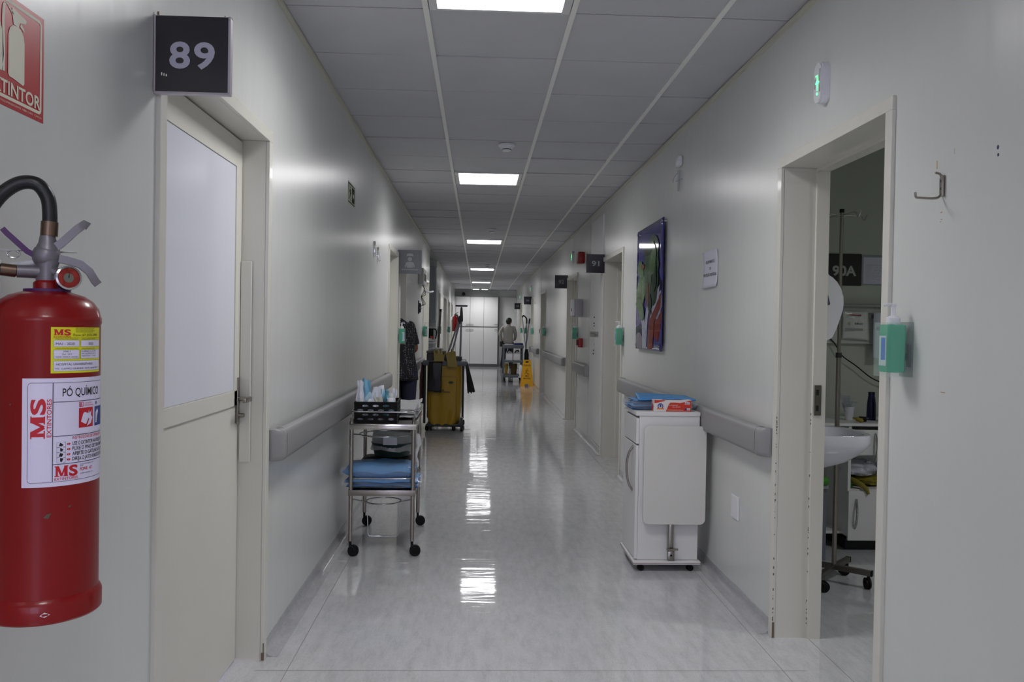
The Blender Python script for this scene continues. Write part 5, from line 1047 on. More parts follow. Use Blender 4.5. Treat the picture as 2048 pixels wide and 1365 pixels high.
# wet floor sign
WX, WY = 1.175, 19.86
t = thing('wet_floor_sign', 'yellow folding wet floor warning sign beside the right wall', 'sign', (WX, WY, 0))
YS = mat('sign_yellow', (224, 164, 8), .4)
def wsheet(s_):
    f = lambda u, v, w_: Vector((WX+u, WY+s_*(.16-.155*v/.62)+s_*w_*-1, v)); b = MB(); X = lambda v: .155-.066*v/.62
    outer = [(-X(0), 0), (-.055, 0), (-.045, .055), (.045, .055), (.055, 0), (X(0), 0), (X(.5), .5), (X(.62)-.01, .62), (-X(.62)+.01, .62), (-X(.5), .5)]
    # panel in strips so that the hand hole stays open
    def quad(pts): b.prism(pts, 0, .012, lambda u, v, w_: f(u, v, w_))
    quad([(-X(0), 0), (-.055, 0), (-.045, .055), (-X(.055), .055)]); quad([(.055, 0), (X(0), 0), (X(.055), .055), (.045, .055)])
    quad([(-X(.055), .055), (X(.055), .055), (X(.555), .555), (-X(.555), .555)]); quad([(-X(.555), .555), (-.04, .555), (-.035, .59), (-X(.59), .59)]); quad([(.04, .555), (X(.555), .555), (X(.59), .59), (.035, .59)]); quad([(-X(.59), .59), (X(.59), .59), (X(.62)-.008, .62), (-X(.62)+.008, .62)])
    return b.build('sign_leaf', YS, t), f
_, ff = wsheet(-1); wsheet(1)
b = MB(); b.rod((WX-.08, WY, .612), (WX+.08, WY, .612), .012); b.build('hinge', YS, t, smooth=40)
b = MB(); b.rod((WX+.11, WY-.1, .25), (WX+.11, WY+.1, .25), .006); b.rod((WX-.11, WY-.1, .25), (WX-.11, WY+.1, .25), .006); b.build('stay', BLACK, t)
p = Print(lambda u, v, w_: ff(u, v, -w_-.0005), .0015)
p.text('CUIDADO', 0, .475, .040, 0, 1, width=.17, align='c', bold=.02); p.text('PISO', 0, .225, .034, 0, 1, width=.09, align='c', bold=.03); p.text('MOLHADO', 0, .17, .036, 0, 1, width=.17, align='c', bold=.02)
p.disc(0, .405, .014, .014, 1, 1); p.poly([(-.04, .38), (.02, .385), (.05, .36), (.045, .35), (.01, .365), (-.005, .33), (.04, .29), (.06, .28), (.055, .27), (.02, .28), (-.03, .31), (-.06, .285), (-.065, .295), (-.03, .335), (-.03, .365), (-.05, .36)], 1, 1)
p.build('lettering', [mat('sign_brown', (90, 58, 10), .6), mat('sign_brown_pale', (170, 118, 10), .6)], t)
at((0, 0, 0))
# ---------------------------------------------------------------- room 90A
XW = R+TH
# infusion stand
IX, IY = 1.968, 4.48
t = thing('infusion_stand', 'steel infusion stand on a four armed wheeled base inside room 90A', 'infusion stand', (IX, IY, 0))
b = MB(); b.rod((IX, IY, .08), (IX, IY, 1.25), .0125, seg=16); b.rod((IX, IY, 1.2), (IX, IY, 2.03), .0095, seg=14); b.build('pole', STEEL, t, smooth=40)
b = MB(); b.rod((IX, IY, 1.235), (IX, IY, 1.262), .016, seg=16); b.build('collar', DKSTEEL, t, smooth=40)
b = MB(); b.rod((IX, IY, 2.025), (IX, IY, 2.045), .0125, seg=12); b.build('top_cap', BLACK, t, smooth=40)
for an in (12, 102, 192, 282):
    c_, s_ = math.cos(math.radians(an)), math.sin(math.radians(an)); b = MB()
    b.tube([(IX, IY, 2.01), (IX+.11*c_, IY+.11*s_, 2.015), (IX+.128*c_, IY+.128*s_, 1.995), (IX+.138*c_, IY+.138*s_, 1.985), (IX+.150*c_, IY+.150*s_, 2.0), (IX+.158*c_, IY+.158*s_, 2.02)], .0036, smooth=3); b.build('hook', CHROME, t, smooth=40)
LEGM = mat('base_steel', (110, 106, 100), .35, .9)
for (ex, ey) in ((1.815, 4.305), (2.115, 4.35), (2.115, 4.63), (1.82, 4.62)):
    v = Vector((ex-IX, ey-IY, 0)); an = math.atan2(v.y, v.x); M = Matrix.Translation((IX, IY, .085)) @ Matrix.Rotation(an, 4, 'Z')
    b = MB(); b.box(0, v.length, -.014, .014, -.010, .018, .002, M=M); lg = b.build('leg', LEGM, t)
    b = MB(); b.box(v.length, v.length+.006, -.015, .015, -.011, .019, .001, M=M); b.build('end_cap', BLACK, lg)
    caster('caster', IX+v.x*.93, IY+v.y*.93, .03, t, an+2.2, stem=.012)
# wash basin on a pedestal
t = thing('washbasin', 'white ceramic pedestal washbasin behind the 90A door jamb', 'washbasin', (1.74, 4.15, 0))
CER = mat('ceramic', (226, 228, 238), .12, coat=.8); BX0, BX1, BYc = XW, 1.945, 4.15
def bring(z, kx, ky, sh=0.):
    out = []
    for j in range(40):
        a = 2*PI*j/40; c_, s_ = math.cos(a), math.sin(a); sc = (abs(c_)**3.2+abs(s_)**3.2)**(-1/3.2); cx = (BX0+BX1)/2; out.append(Vector((max(BX0, cx+sh+(BX1-BX0)/2*kx*c_*sc), BYc+.235*ky*s_*sc, z)))
    return out
b = MB(); b.loft([bring(.68, .18, .25, -.08), bring(.70, .34, .42, -.06), bring(.735, .62, .70, -.03), bring(.785, .88, .9, -.01), bring(.822, .98, .99), bring(.835, 1.0, 1.0), bring(.868, 1.0, 1.0), bring(.874, .985, .985), bring(.872, .86, .86), bring(.83, .74, .74), bring(.79, .55, .55), bring(.775, .2, .2)], cap=True); b.build('basin', CER, t, smooth=50)
b = MB(); b.box(BX0, BX0+.10, BYc-.20, BYc+.20, .868, .895, .012); b.build('tap_ledge', CER, t, smooth=50)
b = MB(); rings = []
for z, k in ((0, 1.0), (.03, .95), (.3, .66), (.5, .62), (.62, .8), (.70, 1.05)):
    rings.append([Vector((XW+.075+.085*k*math.cos(2*PI*j/24)+.05*(z > .5)*(z-.5)*2, BYc+.09*k*math.sin(2*PI*j/24), z)) for j in range(24)])
b.loft(rings); b.build('pedestal', CER, t, smooth=50)
b = MB(); b.tube([(XW+.06, BYc, .89), (XW+.06, BYc, 1.0), (XW+.08, BYc, 1.03), (XW+.16, BYc, 1.02), (XW+.17, BYc, .98)], .011, smooth=4); b.build('tap', CHROME, t, smooth=40)
# paper towel dispenser, D shaped seen from its end
t = thing('towel_dispenser', 'large white rounded paper towel dispenser above the washbasin', 'towel dispenser', (XW, 4.12, 1.5))
prof = [(XW, 1.345), (XW+.12, 1.335), (1.70, 1.333), (1.722, 1.345), (1.742, 1.385), (1.757, 1.43), (1.771, 1.475), (1.776, 1.51), (1.774, 1.545), (1.762, 1.585), (1.742, 1.617), (1.718, 1.64), (1.703, 1.648), (1.698, 1.655), (1.672, 1.664), (1.63, 1.664), (XW, 1.665)]
b = MB(); b.prism(prof, 4.0, 4.28, lambda u, v, w_: Vector((u, w_, v))); b.build('housing', WHITEP, t, smooth=35)
b = MB(); b.prism([(1.680, 1.562), (1.688, 1.566), (1.695, 1.558), (1.708, 1.513), (1.706, 1.505), (1.698, 1.503), (1.692, 1.510)], 3.997, 4.001, lambda u, v, w_: Vector((u, w_, v))); b.build('slot_window', mat('slot_grey', (96, 100, 116), .25), t)
b = MB(); b.box(1.66, 1.68, 4.01, 4.2, 1.318, 1.334, .003); b.build('outlet', WHITEP, t); b = MB(); b.grid(6, 6, lambda u, v: Vector((1.655+.018*v*v+.012*v, 4.02+.2*u, 1.33-.055*v))); b.build('paper_tail', PAPER, t, solid=.001)
# wall boards on the far wall
FY = RY
t = thing('room_sign', 'black square sign 90A flat on the far wall of the room', 'sign', (2.48, FY, 1.8))
b = MB(); b.box(2.366, 2.60, FY-.008, FY, 1.695, 1.911, .001); b.build('sign_panel', mat('sign_black_flat', (24, 23, 24), .4), t); p = Print(onwall('F', 2.483, FY-.008, 1.80)); p.text('90A', 0, -.036, .066, 0, 1, width=.166, bold=.035, align='c'); p.build('lettering', [mat('sign_text_pale', (176, 178, 176), .6)], t)
t = thing('form_holder', 'clear holder with a printed form beside the 90A sign', 'notice', (2.72, FY, 1.8)); b = MB(); b.box(2.603, 2.86, FY-.006, FY, 1.70, 1.905, .001); b.build('holder', mat('holder_grey', (150, 156, 160), .3), t)
p = Print(onwall('F', 2.603, FY-.006, 1.70), .0006); p.rect(.012, .010, .245, .19, 0, 1)
for i in range(17):
    v = .135-.0075*i; wd = (.17, .05, .13, .05, .14, .12, .04, .1, .05, .09, .12, .08, .06, .1, .04, .07, .05)[i]; p.text(('IDENTIFICAÇÃO DO PACIENTE' if i == 0 else 'nome  leito  data')[:26], .028, v, .0045 if i == 0 else .003, 1, 2, width=wd)
    if i < 6: p.rect(.15, v, .22, v+.002, 1, 2)
p.build('form', [PAPER, mat('form_ink', (110, 114, 118), .6)], t)
# bed head rail with outlets
t = thing('bedhead_rail', 'white bed head panel with a grey rail along its top', 'wall panel', (2.6, FY, 1.5)); b = MB(); b.box(2.12, 4.0, FY-.04, FY, 1.30, 1.575, .004); b.build('panel', mat('panel_pale', (196, 200, 196), .4), t); b = MB(); b.box(2.12, 2.79, FY-.075, FY-.04, 1.548, 1.570, .006); b.build('rail', mat('rail_mid', (150, 150, 146), .35, .6), t)
b = MB(); b.rod((2.31, FY-.08, 1.375), (2.31, FY-.04, 1.375), .018); b.build('outlet', BLACK, t, smooth=40); b = MB(); b.rod((2.655, FY-.06, 1.49), (2.655, FY-.04, 1.49), .02); b.rod((2.655, FY-.065, 1.49), (2.655, FY-.06, 1.49), .007); b.build('outlet', mat('outlet_grey', (150, 146, 146), .4, .4), t, smooth=40)
t = thing('supply_bag', 'flat white medical supply bag with a red strip on the bed head panel', 'bag', (2.55, FY-.05, 1.42)); b = MB(); b.grid(12, 12, lambda u, v: Vector((2.455+.175*u+.012*(1-v)*u, FY-.060-.018*math.sin(PI*u)*math.sin(PI*v)**.6, 1.335+.188*v-.012*u*(1-v)))); b.build('bag_film', mat('bag_film', (206, 210, 206), .2, coat=.8, bump=.006, bscale=18), t, smooth=60, solid=.003)
p = Print(lambda u, v, w_: Vector((2.455+u, FY-.083-w_, 1.335+v)), .0006); p.poly([(.03, .165), (.03, .158), (.115, .153), (.118, .163), (.09, .160)], 0, 1); p.poly([(.03, .105), (.036, .095), (.046, .088), (.04, .105), (.034, .112)], 1, 1); p.text('Infuso', .075, .095, .014, 2, 1, width=.055, bold=.02); p.rect(.01, .055, .13, .068, 3, 1); p.build('bag_print', [mat('bag_red', (140, 20, 36), .4), mat('bag_green_p', (150, 170, 90), .5), mat('bag_slate', (70, 90, 104), .5), mat('bag_greyband', (150, 156, 152), .4)], t)
t = thing('allergy_notice', 'white paper notice ALERGIA ESPARADRAPO hung beside the doorway edge', 'notice', (2.75, FY-.06, 1.4)); nf2 = lambda u, v, w_: Vector((2.655+u, FY-.092-w_+.008*math.sin(v*9), 1.205+v)); b = MB(); b.grid(6, 14, lambda a, c: nf2(a*.215, c*.31, 0)); b.build('sheet', mat('paper_cool', (196, 204, 212), .6), t, smooth=60, solid=.001)
p = Print(nf2, .0012); p.text('ALERGIA', .045, .240, .022, 0, 1, width=.125, bold=.012); p.text('ESPARADRAPO', .022, .190, .022, 0, 1, width=.18, bold=.012); p.build('lettering', [INKBLK], t)
at((2.6, FY-.03, 1.1)); b = MB(); b.tube([(2.31, FY-.06, 1.375), (2.40, FY-.05, 1.31), (2.46, FY-.05, 1.22), (2.56, FY-.05, 1.15), (2.66, FY-.05, 1.075), (2.75, FY-.05, 1.035), (2.86, FY-.05, 1.0)], .004, smooth=6); tag(b.build('power_cable', BLACK, smooth=50), 'thin black cable drooping across the far wall of room 90A', 'cable')
# bedside unit under it
t = thing('bedside_unit', 'white bedside unit with drawer, open shelf and door in room 90A', 'cabinet', (2.75, 5.3, 0)); X0, X1, YF, YK = 2.325, 3.05, 5.12, 5.55
b = MB(); b.box(X0, X0+.018, YF, YK, .08, .79); b.box(X1-.018, X1, YF, YK, .08, .79); b.box(X0, X1, YK-.015, YK, .08, .79); b.box(X0, X1, YF, YK, .08, .098); b.box(X0+.018, X1-.018, YF+.003, YK-.015, .378, .394); b.box(X0+.018, X1-.018, YF+.003, YK-.015, .604, .617)
b.box(2.14, 2.156, 5.18, YK, .10, .60); b.box(2.156, X0, 5.18, YK, .10, .116); b.box(2.156, X0, YK-.02, YK, .116, .6); b.build('carcass', WHITE, t)
b = MB(); b.box(X0-.20, X1+.01, YF-.012, YK, .79, .808, .002); b.build('top', WHITE, t)
b = MB(); b.box(X0, X1, YF-.018, YF-.001, .612, .768, .002); dr = b.build('drawer', WHITE, t); b = MB(); b.tube([(2.485, YF-.018, .745), (2.485, YF-.04, .70), (2.487, YF-.045, .65), (2.487, YF-.036, .59), (2.487, YF-.025, .575)], .007, smooth=4); b.build('handle', CHROME, dr, smooth=40)
b = MB(); b.box(X0, X1, YF-.018, YF-.001, .075, .385, .002); dr = b.build('door', WHITE, t); b = MB(); b.tube([(2.375, YF-.018, .335), (2.368, YF-.045, .28), (2.366, YF-.05, .235), (2.366, YF-.042, .19), (2.37, YF-.018, .155)], .007, smooth=4); b.build('handle', CHROME, dr, smooth=40)
b = MB(); b.box(X0+.02, X1-.02, YF+.06, YF+.08, 0, .08); b.box(X0+.02, X0+.04, YF+.08, YK, 0, .08); b.build('plinth', mat('plinth_dark', (40, 40, 42), .7), t)
at((2.46, 5.3, .47)); b = MB(); b.ball((2.45, 5.27, .505), .13, .10, .055, nz=.45, ns=2.5, seed=2, seg=24, rings=14, flat=-.04); b.ball((2.50, 5.22, .53), .035, .03, .03, nz=.8, seed=6); tag(b.build('plastic_bag', mat('bag_white', (200, 200, 214), .3, coat=.4, bump=.006, bscale=16), smooth=60), 'crumpled white plastic bag on the open shelf of the bedside unit', 'bag')
at((2.5, 5.3, .4)); b = MB(); b.ball((2.50, 5.29, .43), .14, .11, .034, nz=.4, ns=2.5, seed=9, seg=24, rings=12, flat=-.033); b.tube([(2.38, 5.22, .44), (2.40, 5.14, .43), (2.43, 5.10, .405), (2.445, 5.09, .37)], .014, smooth=4, rs=[.02, .018, .014, .010]); tag(b.build('yellow_cloth', mat('cloth_olive', (134, 122, 36), .7, bump=.005, bscale=15), smooth=60), 'yellow bag under the white bag, one end hanging over the shelf edge', 'bag')
at((2.36, 5.2, .4)); b = MB(); b.ball((2.362, 5.2, .415), .03, .05, .02, nz=.6, seed=4, flat=-.02); tag(b.build('green_cloth', mat('cloth_green', (34, 120, 40), .8), smooth=60), 'small bright green cloth in the left corner of the open shelf', 'cloth')
t = thing('plastic_cup', 'white disposable cup holding crinkled clear wrapping on the bedside unit', 'cup', (2.405, 5.3, .808)); q = (2.405, 5.3, .809); b = MB(); b.lathe([(.0, 0), (.024, 0), (.034, .085), (.036, .088), (.033, .086), (.023, .003), (0, .003)], q, seg=24, cap=False); b.build('cup', WHITEP, t, smooth=40)
b = MB()
for k in range(4): b.grid(5, 8, lambda u, v: Vector((q[0]-.012+.035*(u-.5)*(1+v)+(-.05+.03*k)*v+.012*nz3(u*4, v*4, k), q[1]+.008*k-.01+.02*nz3(u*3, v*3, k+4), q[2]+.05+(.13-.02*k)*v)))
b.build('wrapping', mat('wrap_grey', (150, 158, 166), .25, alpha=.5), t, smooth=60)
t = thing('thermal_bottle', 'steel and purple drinking bottle with a dark red lid', 'bottle', (2.60, 5.25, .808)); q = (2.60, 5.22, .808); b = MB(); b.lathe([(0, 0), (.032, 0), (.035, .005), (.035, .15), (.033, .158)], q, seg=24); b.build('body', mat('bottle_steel', (130, 124, 130), .25, .8), t, smooth=40); b = MB(); b.lathe([(.0355, .0), (.0358, .06), (.0355, .075)], q, seg=24, cap=False); b.build('purple_band', mat('bottle_purple', (60, 24, 96), .3, .3), t, smooth=40); b = MB(); b.lathe([(.034, .158), (.034, .185), (.028, .19), (0, .19)], q, seg=24); b.build('lid', mat('lid_red', (62, 14, 24), .4), t, smooth=40)
t = thing('blue_bottle', 'dark blue shampoo bottle behind the steel bottle', 'bottle', (2.555, 5.32, .808)); q = (2.565, 5.33, .808); b = MB(); b.lathe([(0, 0), (.028, 0), (.030, .01), (.028, .10), (.022, .15), (.020, .165)], q, seg=20); b.build('body', mat('bottle_blue', (18, 20, 70), .3), t, smooth=40); b = MB(); b.lathe([(.021, .165), (.021, .182), (0, .184)], q, seg=20); b.build('cap', mat('cap_navy', (12, 14, 44), .4), t, smooth=40)
t = thing('plug_adapter', 'black plug adapter lying on the bedside unit beside the cup', 'adapter', (2.46, 5.22, .808)); b = MB(); b.box(2.44, 2.475, 5.2, 5.24, .809, .84, .003); b.build('body', BLACK, t); b = MB(); b.rod((2.475, 5.22, .831), (2.497, 5.22, .831), .0025); b.build('pin', CHROME, t); b = MB(); b.rod((2.475, 5.22, .817), (2.497, 5.22, .817), .0025); b.build('pin', CHROME, t)
at((2.42, 5.17, .808)); b = MB(); b.tube([(2.375, 5.18, .835), (2.395, 5.17, .83), (2.42, 5.16, .822), (2.43, 5.155, .816)], .013, smooth=4, rs=[.006, .013, .014, .008]); tag(b.build('banana', mat('banana_yellow', (150, 130, 44), .6, var=.3, vscale=30), smooth=60), 'small yellow wrapped thing in front of the white cup', 'wrapper')
# green chair left of the unit
t = thing('chair', 'chair with a bright green seat and grey legs half behind the washbasin', 'chair', (1.93, 5.0, 0)); GL = mat('chair_grey', (112, 114, 126), .4)
b = MB(); b.box(1.70, 2.115, 4.88, 5.28, .455, .51, .025, 4); b.build('seat', mat('chair_green', (62, 138, 36), .6), t, smooth=50)
b = MB(); b.box(1.72, 2.11, 4.90, 5.26, .435, .456, .002); b.build('seat_frame', mat('chair_frame', (150, 152, 156), .4), t)
for x, y in ((2.085, 4.93), (2.085, 5.24), (1.74, 4.93), (1.74, 5.24)): b = MB(); b.box(x-.023, x+.023, y-.012, y+.012, 0.0, .436, .002); b.build('leg', GL, t)
b = MB(); b.box(1.74, 2.085, 5.225, 5.25, .10, .125); b.box(2.075, 2.098, 4.93, 5.24, .06, .085); b.build('stretcher', GL, t)
b = MB(); b.box(1.72, 2.0, 5.29, 5.33, .60, .86, .02, 3); b.box(1.74, 1.76, 5.26, 5.30, .44, .62); b.box(1.98, 2.0, 5.26, 5.30, .44, .62); b.build('backrest', MATS['chair_green'], t, smooth=50)

# ---------------------------------------------------------------- people
def skinned(name, chains, mats, parent, subd=2, mirror=False):
    """chains: lists of (point, radius[, radius2]); points shared between chains are merged; the first point is the root"""
    pts = []; rad = []; edges = []; idx = {}
    for ch in chains:
        prev = None
        for it in ch:
            p_, r_ = it[0], it[1]; r2 = it[2] if len(it) > 2 else r_; k = tuple(round(c, 4) for c in p_)
            if k not in idx: idx[k] = len(pts); pts.append(Vector(p_)-ORG); rad.append((r_, r2))
            i = idx[k]
            if prev is not None and prev != i: edges.append((prev, i))
            prev = i
    me = bpy.data.meshes.new(name); me.from_pydata(pts, edges, []); o = bpy.data.objects.new(name, me); C.objects.link(o)
    md = o.modifiers.new('skin', 'SKIN'); md.use_smooth_shade = True; md.branch_smoothing = .5
    if not me.skin_vertices: me.skin_vertices.new() if hasattr(me.skin_vertices, 'new') else None
    sv = me.skin_vertices[0].data
    for i, r_ in enumerate(rad): sv[i].radius = r_; sv[i].use_root = (i == 0)
    ms = o.modifiers.new('smoothing', 'SUBSURF'); ms.levels = subd; ms.render_levels = subd
    # bake to a plain mesh so that copies and read-outs see the real surface
    dg = bpy.context.evaluated_depsgraph_get(); dg.update(); ev = o.evaluated_get(dg); m2 = bpy.data.meshes.new_from_object(ev); m2.name = name
    o.modifiers.clear(); o.data = m2; m2.materials.clear(); m2.materials.append(mats)
    for p_ in m2.polygons: p_.use_smooth = True
    if parent is not None: o.parent = parent
    return o
def head_parts(c, s, yaw, t, skin, hair_m, tilt=0.):
    """head as its own rounded form continuing the neck; c = centre, face looks along yaw"""
    M = Matrix.Translation(c) @ Matrix.Rotation(yaw, 4, 'Z') @ Matrix.Rotation(tilt, 4, 'Y')
    b = MB()
    def hp(a, e):
        x = math.cos(e)*math.cos(a); y = math.cos(e)*math.sin(a); z = math.sin(e); fx = .098 if x > 0 else .100
        jaw = 1-.30*max(0, -z)**1.3*(1-.2*max(0, x)); nose = .022*math.exp(-((a)/.16)**2-((e+.12)/.16)**2); brow = .006*math.exp(-(a/.7)**2-((e-.16)/.09)**2); eye = -.008*(math.exp(-((abs(a)-.40)/.16)**2-((e-.03)/.10)**2)); chin = .012*math.exp(-(a/.35)**2-((e+.80)/.2)**2); lip = .006*math.exp(-(a/.28)**2-((e+.46)/.07)**2)
        k = 1+(nose+brow+eye+chin+lip)/.1; return M @ Vector((x*fx*jaw*k*s, y*.076*jaw*s*(1 if k < 1.05 else k), z*.122*s))
    b.grid(40, 26, lambda u, v: hp(2*PI*u-PI, PI*v-PI/2));
    for sy in (-1, 1): b.ball((0, 0, 0), .016*s, .008*s, .030*s, seg=10, rings=8, M=M @ Matrix.Translation((-.005*s, sy*.076*s, -.005*s)))
    return b, M
def hairpart(M, s, t, hair_m, low=-.35):
    b = MB()
    def hp(u, v):
        a = 2*PI*u; front = max(0, math.cos(a))**.8; e0 = (.55*front+(1-front)*low); e = e0+(PI/2-e0)*v; k = 1.08+.03*noise.noise(Vector((math.cos(a)*4, math.sin(a)*4, e*4))); jaw = 1-.25*max(0, -math.sin(e))
        return M @ Vector((math.cos(e)*math.cos(a)*.100*k*s*jaw, math.cos(e)*math.sin(a)*.080*k*s*jaw, math.sin(e)*.122*k*s+.002))
    b.grid(32, 12, hp); return b.build('hair', hair_m, t, smooth=60, solid=.008)
def hand(t, wrist, d, skin, s=1.0, curl=.6, side=1, nm='hand'):
    """palm with five separate curled fingers; returns chains for the body skin"""
    d = Vector(d).normalized(); up = Vector((0, 0, 1)) if abs(d.z) < .8 else Vector((1, 0, 0)); sd = d.cross(up).normalized()*side; pal = sd.cross(d).normalized(); W = Vector(wrist); ch = []
    k1 = W+d*.045*s; ch.append([(tuple(W), .026*s, .018*s), (tuple(k1), .036*s, .014*s)])
    for i, (off, ln) in enumerate(((-.030, .062), (-.010, .072), (.010, .068), (.028, .052))):
        p0 = W+d*.080*s+sd*off*s; a = curl; p1 = p0+(d*math.cos(a*.5)-pal*math.sin(a*.5))*ln*.45*s; p2 = p1+(d*math.cos(a*1.3)-pal*math.sin(a*1.3))*ln*.35*s; p3 = p2+(d*math.cos(a*2)-pal*math.sin(a*2))*ln*.25*s
        ch.append([(tuple(k1), .036*s, .014*s), (tuple(p0), .0095*s), (tuple(p1), .0088*s), (tuple(p2), .0080*s), (tuple(p3), .0066*s)])
    t0 = W+d*.03*s-sd*.026*s; t1 = t0+(d*.5-sd*.7-pal*.3).normalized()*.035*s; t2 = t1+(d*.9-sd*.1-pal*.4).normalized()*.028*s
    ch.append([(tuple(W), .026*s, .018*s), (tuple(t0), .012*s), (tuple(t1), .0105*s), (tuple(t2), .008*s)]); return ch
NAVYP = mat('trousers_navy', (24, 28, 50), .8, bump=.003, bscale=30); SHOE = mat('shoe_dark', (24, 22, 24), .5)
def dotted():
    m = bpy.data.materials.new('dotted_tunic'); m.use_nodes = True; nt = m.node_tree; b = nt.nodes['Principled BSDF']; tc = nt.nodes.new('ShaderNodeTexCoord'); v = nt.nodes.new('ShaderNodeTexVoronoi'); v.inputs['Scale'].default_value = 55; v.inputs['Randomness'].default_value = .35
    nt.links.new(tc.outputs['Object'], v.inputs['Vector']); r = nt.nodes.new('ShaderNodeMapRange'); r.inputs[1].default_value = .20; r.inputs[2].default_value = .26; r.inputs[3].default_value = 1; r.inputs[4].default_value = 0; nt.links.new(v.outputs['Distance'], r.inputs[0])
    mx = nt.nodes.new('ShaderNodeMix'); mx.data_type = 'RGBA'; nt.links.new(r.outputs[0], mx.inputs[0]); mx.inputs[6].default_value = (*lin((22, 21, 30)), 1); mx.inputs[7].default_value = (*lin((150, 146, 150)), 1); nt.links.new(mx.outputs[2], b.inputs['Base Color']); b.inputs['Roughness'].default_value = .8; return m
# person in the doorway: faces the wall opening on the left, leaning in
t = thing('person', 'person in a dark dotted tunic leaning into the left doorway, elbow bent', 'person', (-.83, 9.45, 0))
pel = (-.84, 9.45, .93); wst = (-.835, 9.45, 1.08); chs = (-.845, 9.45, 1.27); shc = (-.875, 9.45, 1.39); nk = (-.925, 9.45, 1.45); hd = Vector((-1.03, 9.45, 1.545))
def bodychains(grow=0.):
    return [[(pel, .125+grow, .11), (wst, .11, .10), (chs, .12, .11), (shc, .10, .09), (nk, .05, .05), (tuple(hd-Vector((.02, 0, .02))), .06, .06)],
        [(shc, .10, .09), ((-.775, 9.47, 1.365), .052), ((-.735, 9.50, 1.23), .044), ((-.712, 9.52, 1.115), .040), ((-.76, 9.66, 1.075), .034), ((-.83, 9.74, 1.08), .025)],
        [(shc, .10, .09), ((-.98, 9.44, 1.34), .052), ((-1.06, 9.50, 1.22), .044), ((-1.08, 9.54, 1.10), .040), ((-1.04, 9.66, 1.07), .034), ((-.98, 9.72, 1.09), .025)],
        [(pel, .125, .11), ((-.775, 9.45, .86), .085), ((-.77, 9.44, .50), .060), ((-.77, 9.44, .10), .042), ((-.77, 9.44, .06), .042)],
        [(pel, .125, .11), ((-.925, 9.45, .86), .085), ((-.935, 9.46, .50), .060), ((-.94, 9.46, .10), .042), ((-.94, 9.46, .06), .042)]]
chains = bodychains()+hand(t, (-.83, 9.74, 1.08), (-.7, .5, .05), None, side=-1)+hand(t, (-.98, 9.72, 1.09), (.5, .6, .1), None, side=1)
skinned('body', chains, SKIN_D, t)
b, M = head_parts(hd, 1.0, PI*.62, t, SKIN_D, HAIR, tilt=.25); b.build('head', SKIN_D, t, smooth=60); hairpart(M, 1.0, t, HAIR)
def ell(cx, cy, z, rx, ry, n=40, seed=0, wob=.0, kx=0.): return [Vector((cx+kx+rx*math.cos(2*PI*j/n)*(1+wob*nz3(math.cos(2*PI*j/n)*2, math.sin(2*PI*j/n)*2, z*3, seed)), cy+ry*math.sin(2*PI*j/n)*(1+wob*nz3(math.cos(2*PI*j/n)*2+4, math.sin(2*PI*j/n)*2, z*3, seed)), z)) for j in range(n)]
DOT = dotted()
b = MB(); b.loft([ell(-.845, 9.45, .765, .165, .15, wob=.10), ell(-.848, 9.45, .85, .160, .145, wob=.09), ell(-.85, 9.45, .95, .150, .14, wob=.06), ell(-.845, 9.45, 1.08, .128, .125, wob=.05), ell(-.85, 9.45, 1.20, .138, .13, wob=.04), ell(-.862, 9.45, 1.30, .142, .13, wob=.03), ell(-.875, 9.45, 1.375, .128, .115, wob=.02), ell(-.898, 9.45, 1.42, .088, .09), ell(-.925, 9.45, 1.455, .062, .068)], cap=False)
b.build('tunic', DOT, t, smooth=70, solid=.006)
for arm in ([(-.80, 9.465, 1.375), (-.772, 9.47, 1.355), (-.738, 9.50, 1.25), (-.718, 9.515, 1.165)], [(-.95, 9.44, 1.36), (-.99, 9.44, 1.34), (-1.06, 9.50, 1.23), (-1.078, 9.53, 1.15)]):
    b = MB(); b.tube(arm, .07, seg=16, smooth=5, rs=[.060, .068, .062, .058, .056, .055]); b.build('sleeve', DOT, t, smooth=60)
for x, y in ((-.772, 9.445), (-.935, 9.455)):
    b = MB(); b.loft([ell(x, y, z, r_, r_*1.02, 24, wob=.05) for z, r_ in ((.05, .068), (.30, .072), (.5, .076), (.7, .086), (.86, .096))], cap=False); b.build('trouser_leg', NAVYP, t, smooth=60, solid=.004)
    b = MB(); b.loft([[Vector((x+.042*k*math.cos(2*PI*j/20), y+.055+l_*math.sin(2*PI*j/20), z)) for j in range(20)] for z, l_, k in ((.002, .13, 1), (.02, .135, 1.05), (.05, .12, .98), (.075, .07, .85), (.09, .05, .8))]); b.build('shoe', SHOE, t, smooth=50)
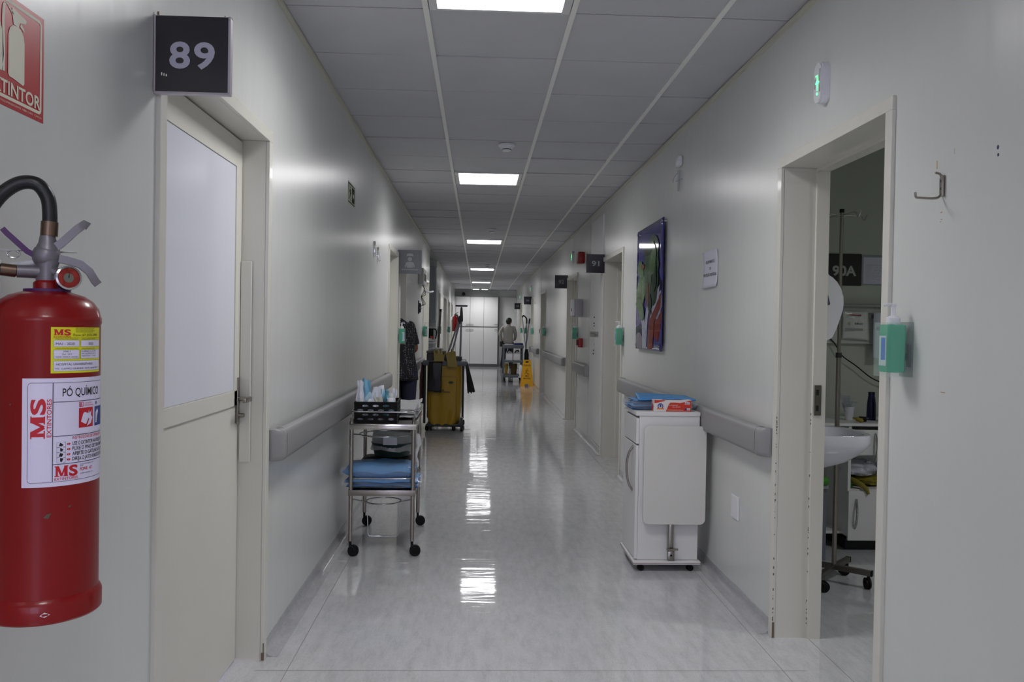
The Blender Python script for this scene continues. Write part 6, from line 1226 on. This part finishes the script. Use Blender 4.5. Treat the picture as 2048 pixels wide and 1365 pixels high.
# cleaner at the corridor end, seen from behind, head turned right
t = thing('person', 'dark haired person in a light grey shirt standing behind the far cleaning trolley', 'person', (1.03, 28.6, 0)); PX, PY = 1.03, 28.6
GSH = mat('shirt_grey', (150, 147, 142), .85, bump=.004, bscale=20); SK2 = mat('skin_tan', (168, 120, 96), .5)
pel = (PX, PY, .92); wst = (PX, PY, 1.07); chs = (PX, PY, 1.26); shc = (PX, PY-.01, 1.40); nk = (PX+.005, PY-.01, 1.48); hd = Vector((PX+.02, PY+.01, 1.60))
ch = [[(pel, .15, .11), (wst, .135, .10), (chs, .15, .11), (shc, .12, .085), (nk, .052), (tuple(hd-Vector((0, 0, .03))), .06)],
    [(shc, .12, .085), ((PX-.18, PY, 1.38), .058), ((PX-.27, PY-.01, 1.23), .046), ((PX-.27, PY-.03, 1.12), .042), ((PX-.23, PY+.03, 1.0), .036), ((PX-.20, PY+.06, .92), .026)],
    [(shc, .12, .085), ((PX+.18, PY, 1.38), .058), ((PX+.235, PY, 1.22), .046), ((PX+.24, PY, 1.10), .042), ((PX+.23, PY+.1, .98), .036), ((PX+.2, PY+.2, .95), .026)],
    [(pel, .15, .11), ((PX-.09, PY, .85), .088), ((PX-.13, PY+.03, .48), .062), ((PX-.20, PY+.10, .10), .045)],
    [(pel, .15, .11), ((PX+.09, PY, .85), .088), ((PX+.10, PY, .48), .062), ((PX+.10, PY, .10), .045)]]
ch += hand(t, (PX-.20, PY+.06, .92), (.1, .1, -1), None)+hand(t, (PX+.2, PY+.2, .95), (-.2, 1, 0), None, side=-1)
skinned('body', ch, SK2, t)
b, M = head_parts(hd, 1.0, .35, t, SK2, HAIR); b.build('head', SK2, t, smooth=60); hairpart(M, 1.02, t, HAIR, low=-.75)
b = MB(); b.loft([ell(PX, PY, .86, .19, .14, wob=.08), ell(PX, PY, .95, .175, .135, wob=.08), ell(PX, PY, 1.08, .16, .125, wob=.06), ell(PX, PY, 1.22, .175, .13, wob=.04), ell(PX, PY, 1.34, .195, .125, wob=.03), ell(PX, PY-.005, 1.41, .17, .10), ell(PX, PY-.01, 1.455, .09, .075), ell(PX+.003, PY-.01, 1.50, .062, .064)], cap=False); b.build('shirt', GSH, t, smooth=70, solid=.006)
for arm in ([(PX-.13, PY, 1.39), (PX-.185, PY, 1.37), (PX-.275, PY-.01, 1.22), (PX-.275, PY-.03, 1.12), (PX-.235, PY+.03, 1.0)], [(PX+.13, PY, 1.39), (PX+.185, PY, 1.37), (PX+.24, PY, 1.22), (PX+.245, PY, 1.10), (PX+.235, PY+.09, 1.0)]):
    b = MB(); b.tube(arm, .066, seg=16, smooth=5, rs=[.064, .070, .064, .058, .054, .050, .046]); b.build('sleeve', GSH, t, smooth=60)
for pts in (((PX-.09, PY, .88), (PX-.13, PY+.03, .48), (PX-.20, PY+.10, .07)), ((PX+.09, PY, .88), (PX+.10, PY, .48), (PX+.10, PY, .07))):
    b = MB(); b.tube(pts, .08, seg=18, smooth=5, rs=[.110, .104, .096, .088, .082, .078, .074, .072]); b.build('trouser_leg', mat('trousers_black', (30, 31, 38), .85), t, smooth=60)
    fx, fy = pts[2][0], pts[2][1]; b = MB(); b.loft([[Vector((fx+.045*k*math.cos(2*PI*j/20), fy+.05+l_*math.sin(2*PI*j/20), z)) for j in range(20)] for z, l_, k in ((.002, .13, 1), (.02, .135, 1.05), (.05, .12, .98), (.075, .07, .85), (.09, .05, .8))]); b.build('shoe', SHOE, t, smooth=50)
at((PX-.24, PY-.05, .85)); b = MB(); b.box(PX-.29, PX-.17, PY-.16, PY-.10, .74, .93, .02); b.tube([(PX-.28, PY-.13, .92), (PX-.23, PY-.13, .97), (PX-.18, PY-.13, .92)], .008, smooth=4); tag(b.build('waist_bag', BLKBAG, smooth=50), 'small black bag at the left hip of the person in grey', 'bag')
at((0, 0, 0))
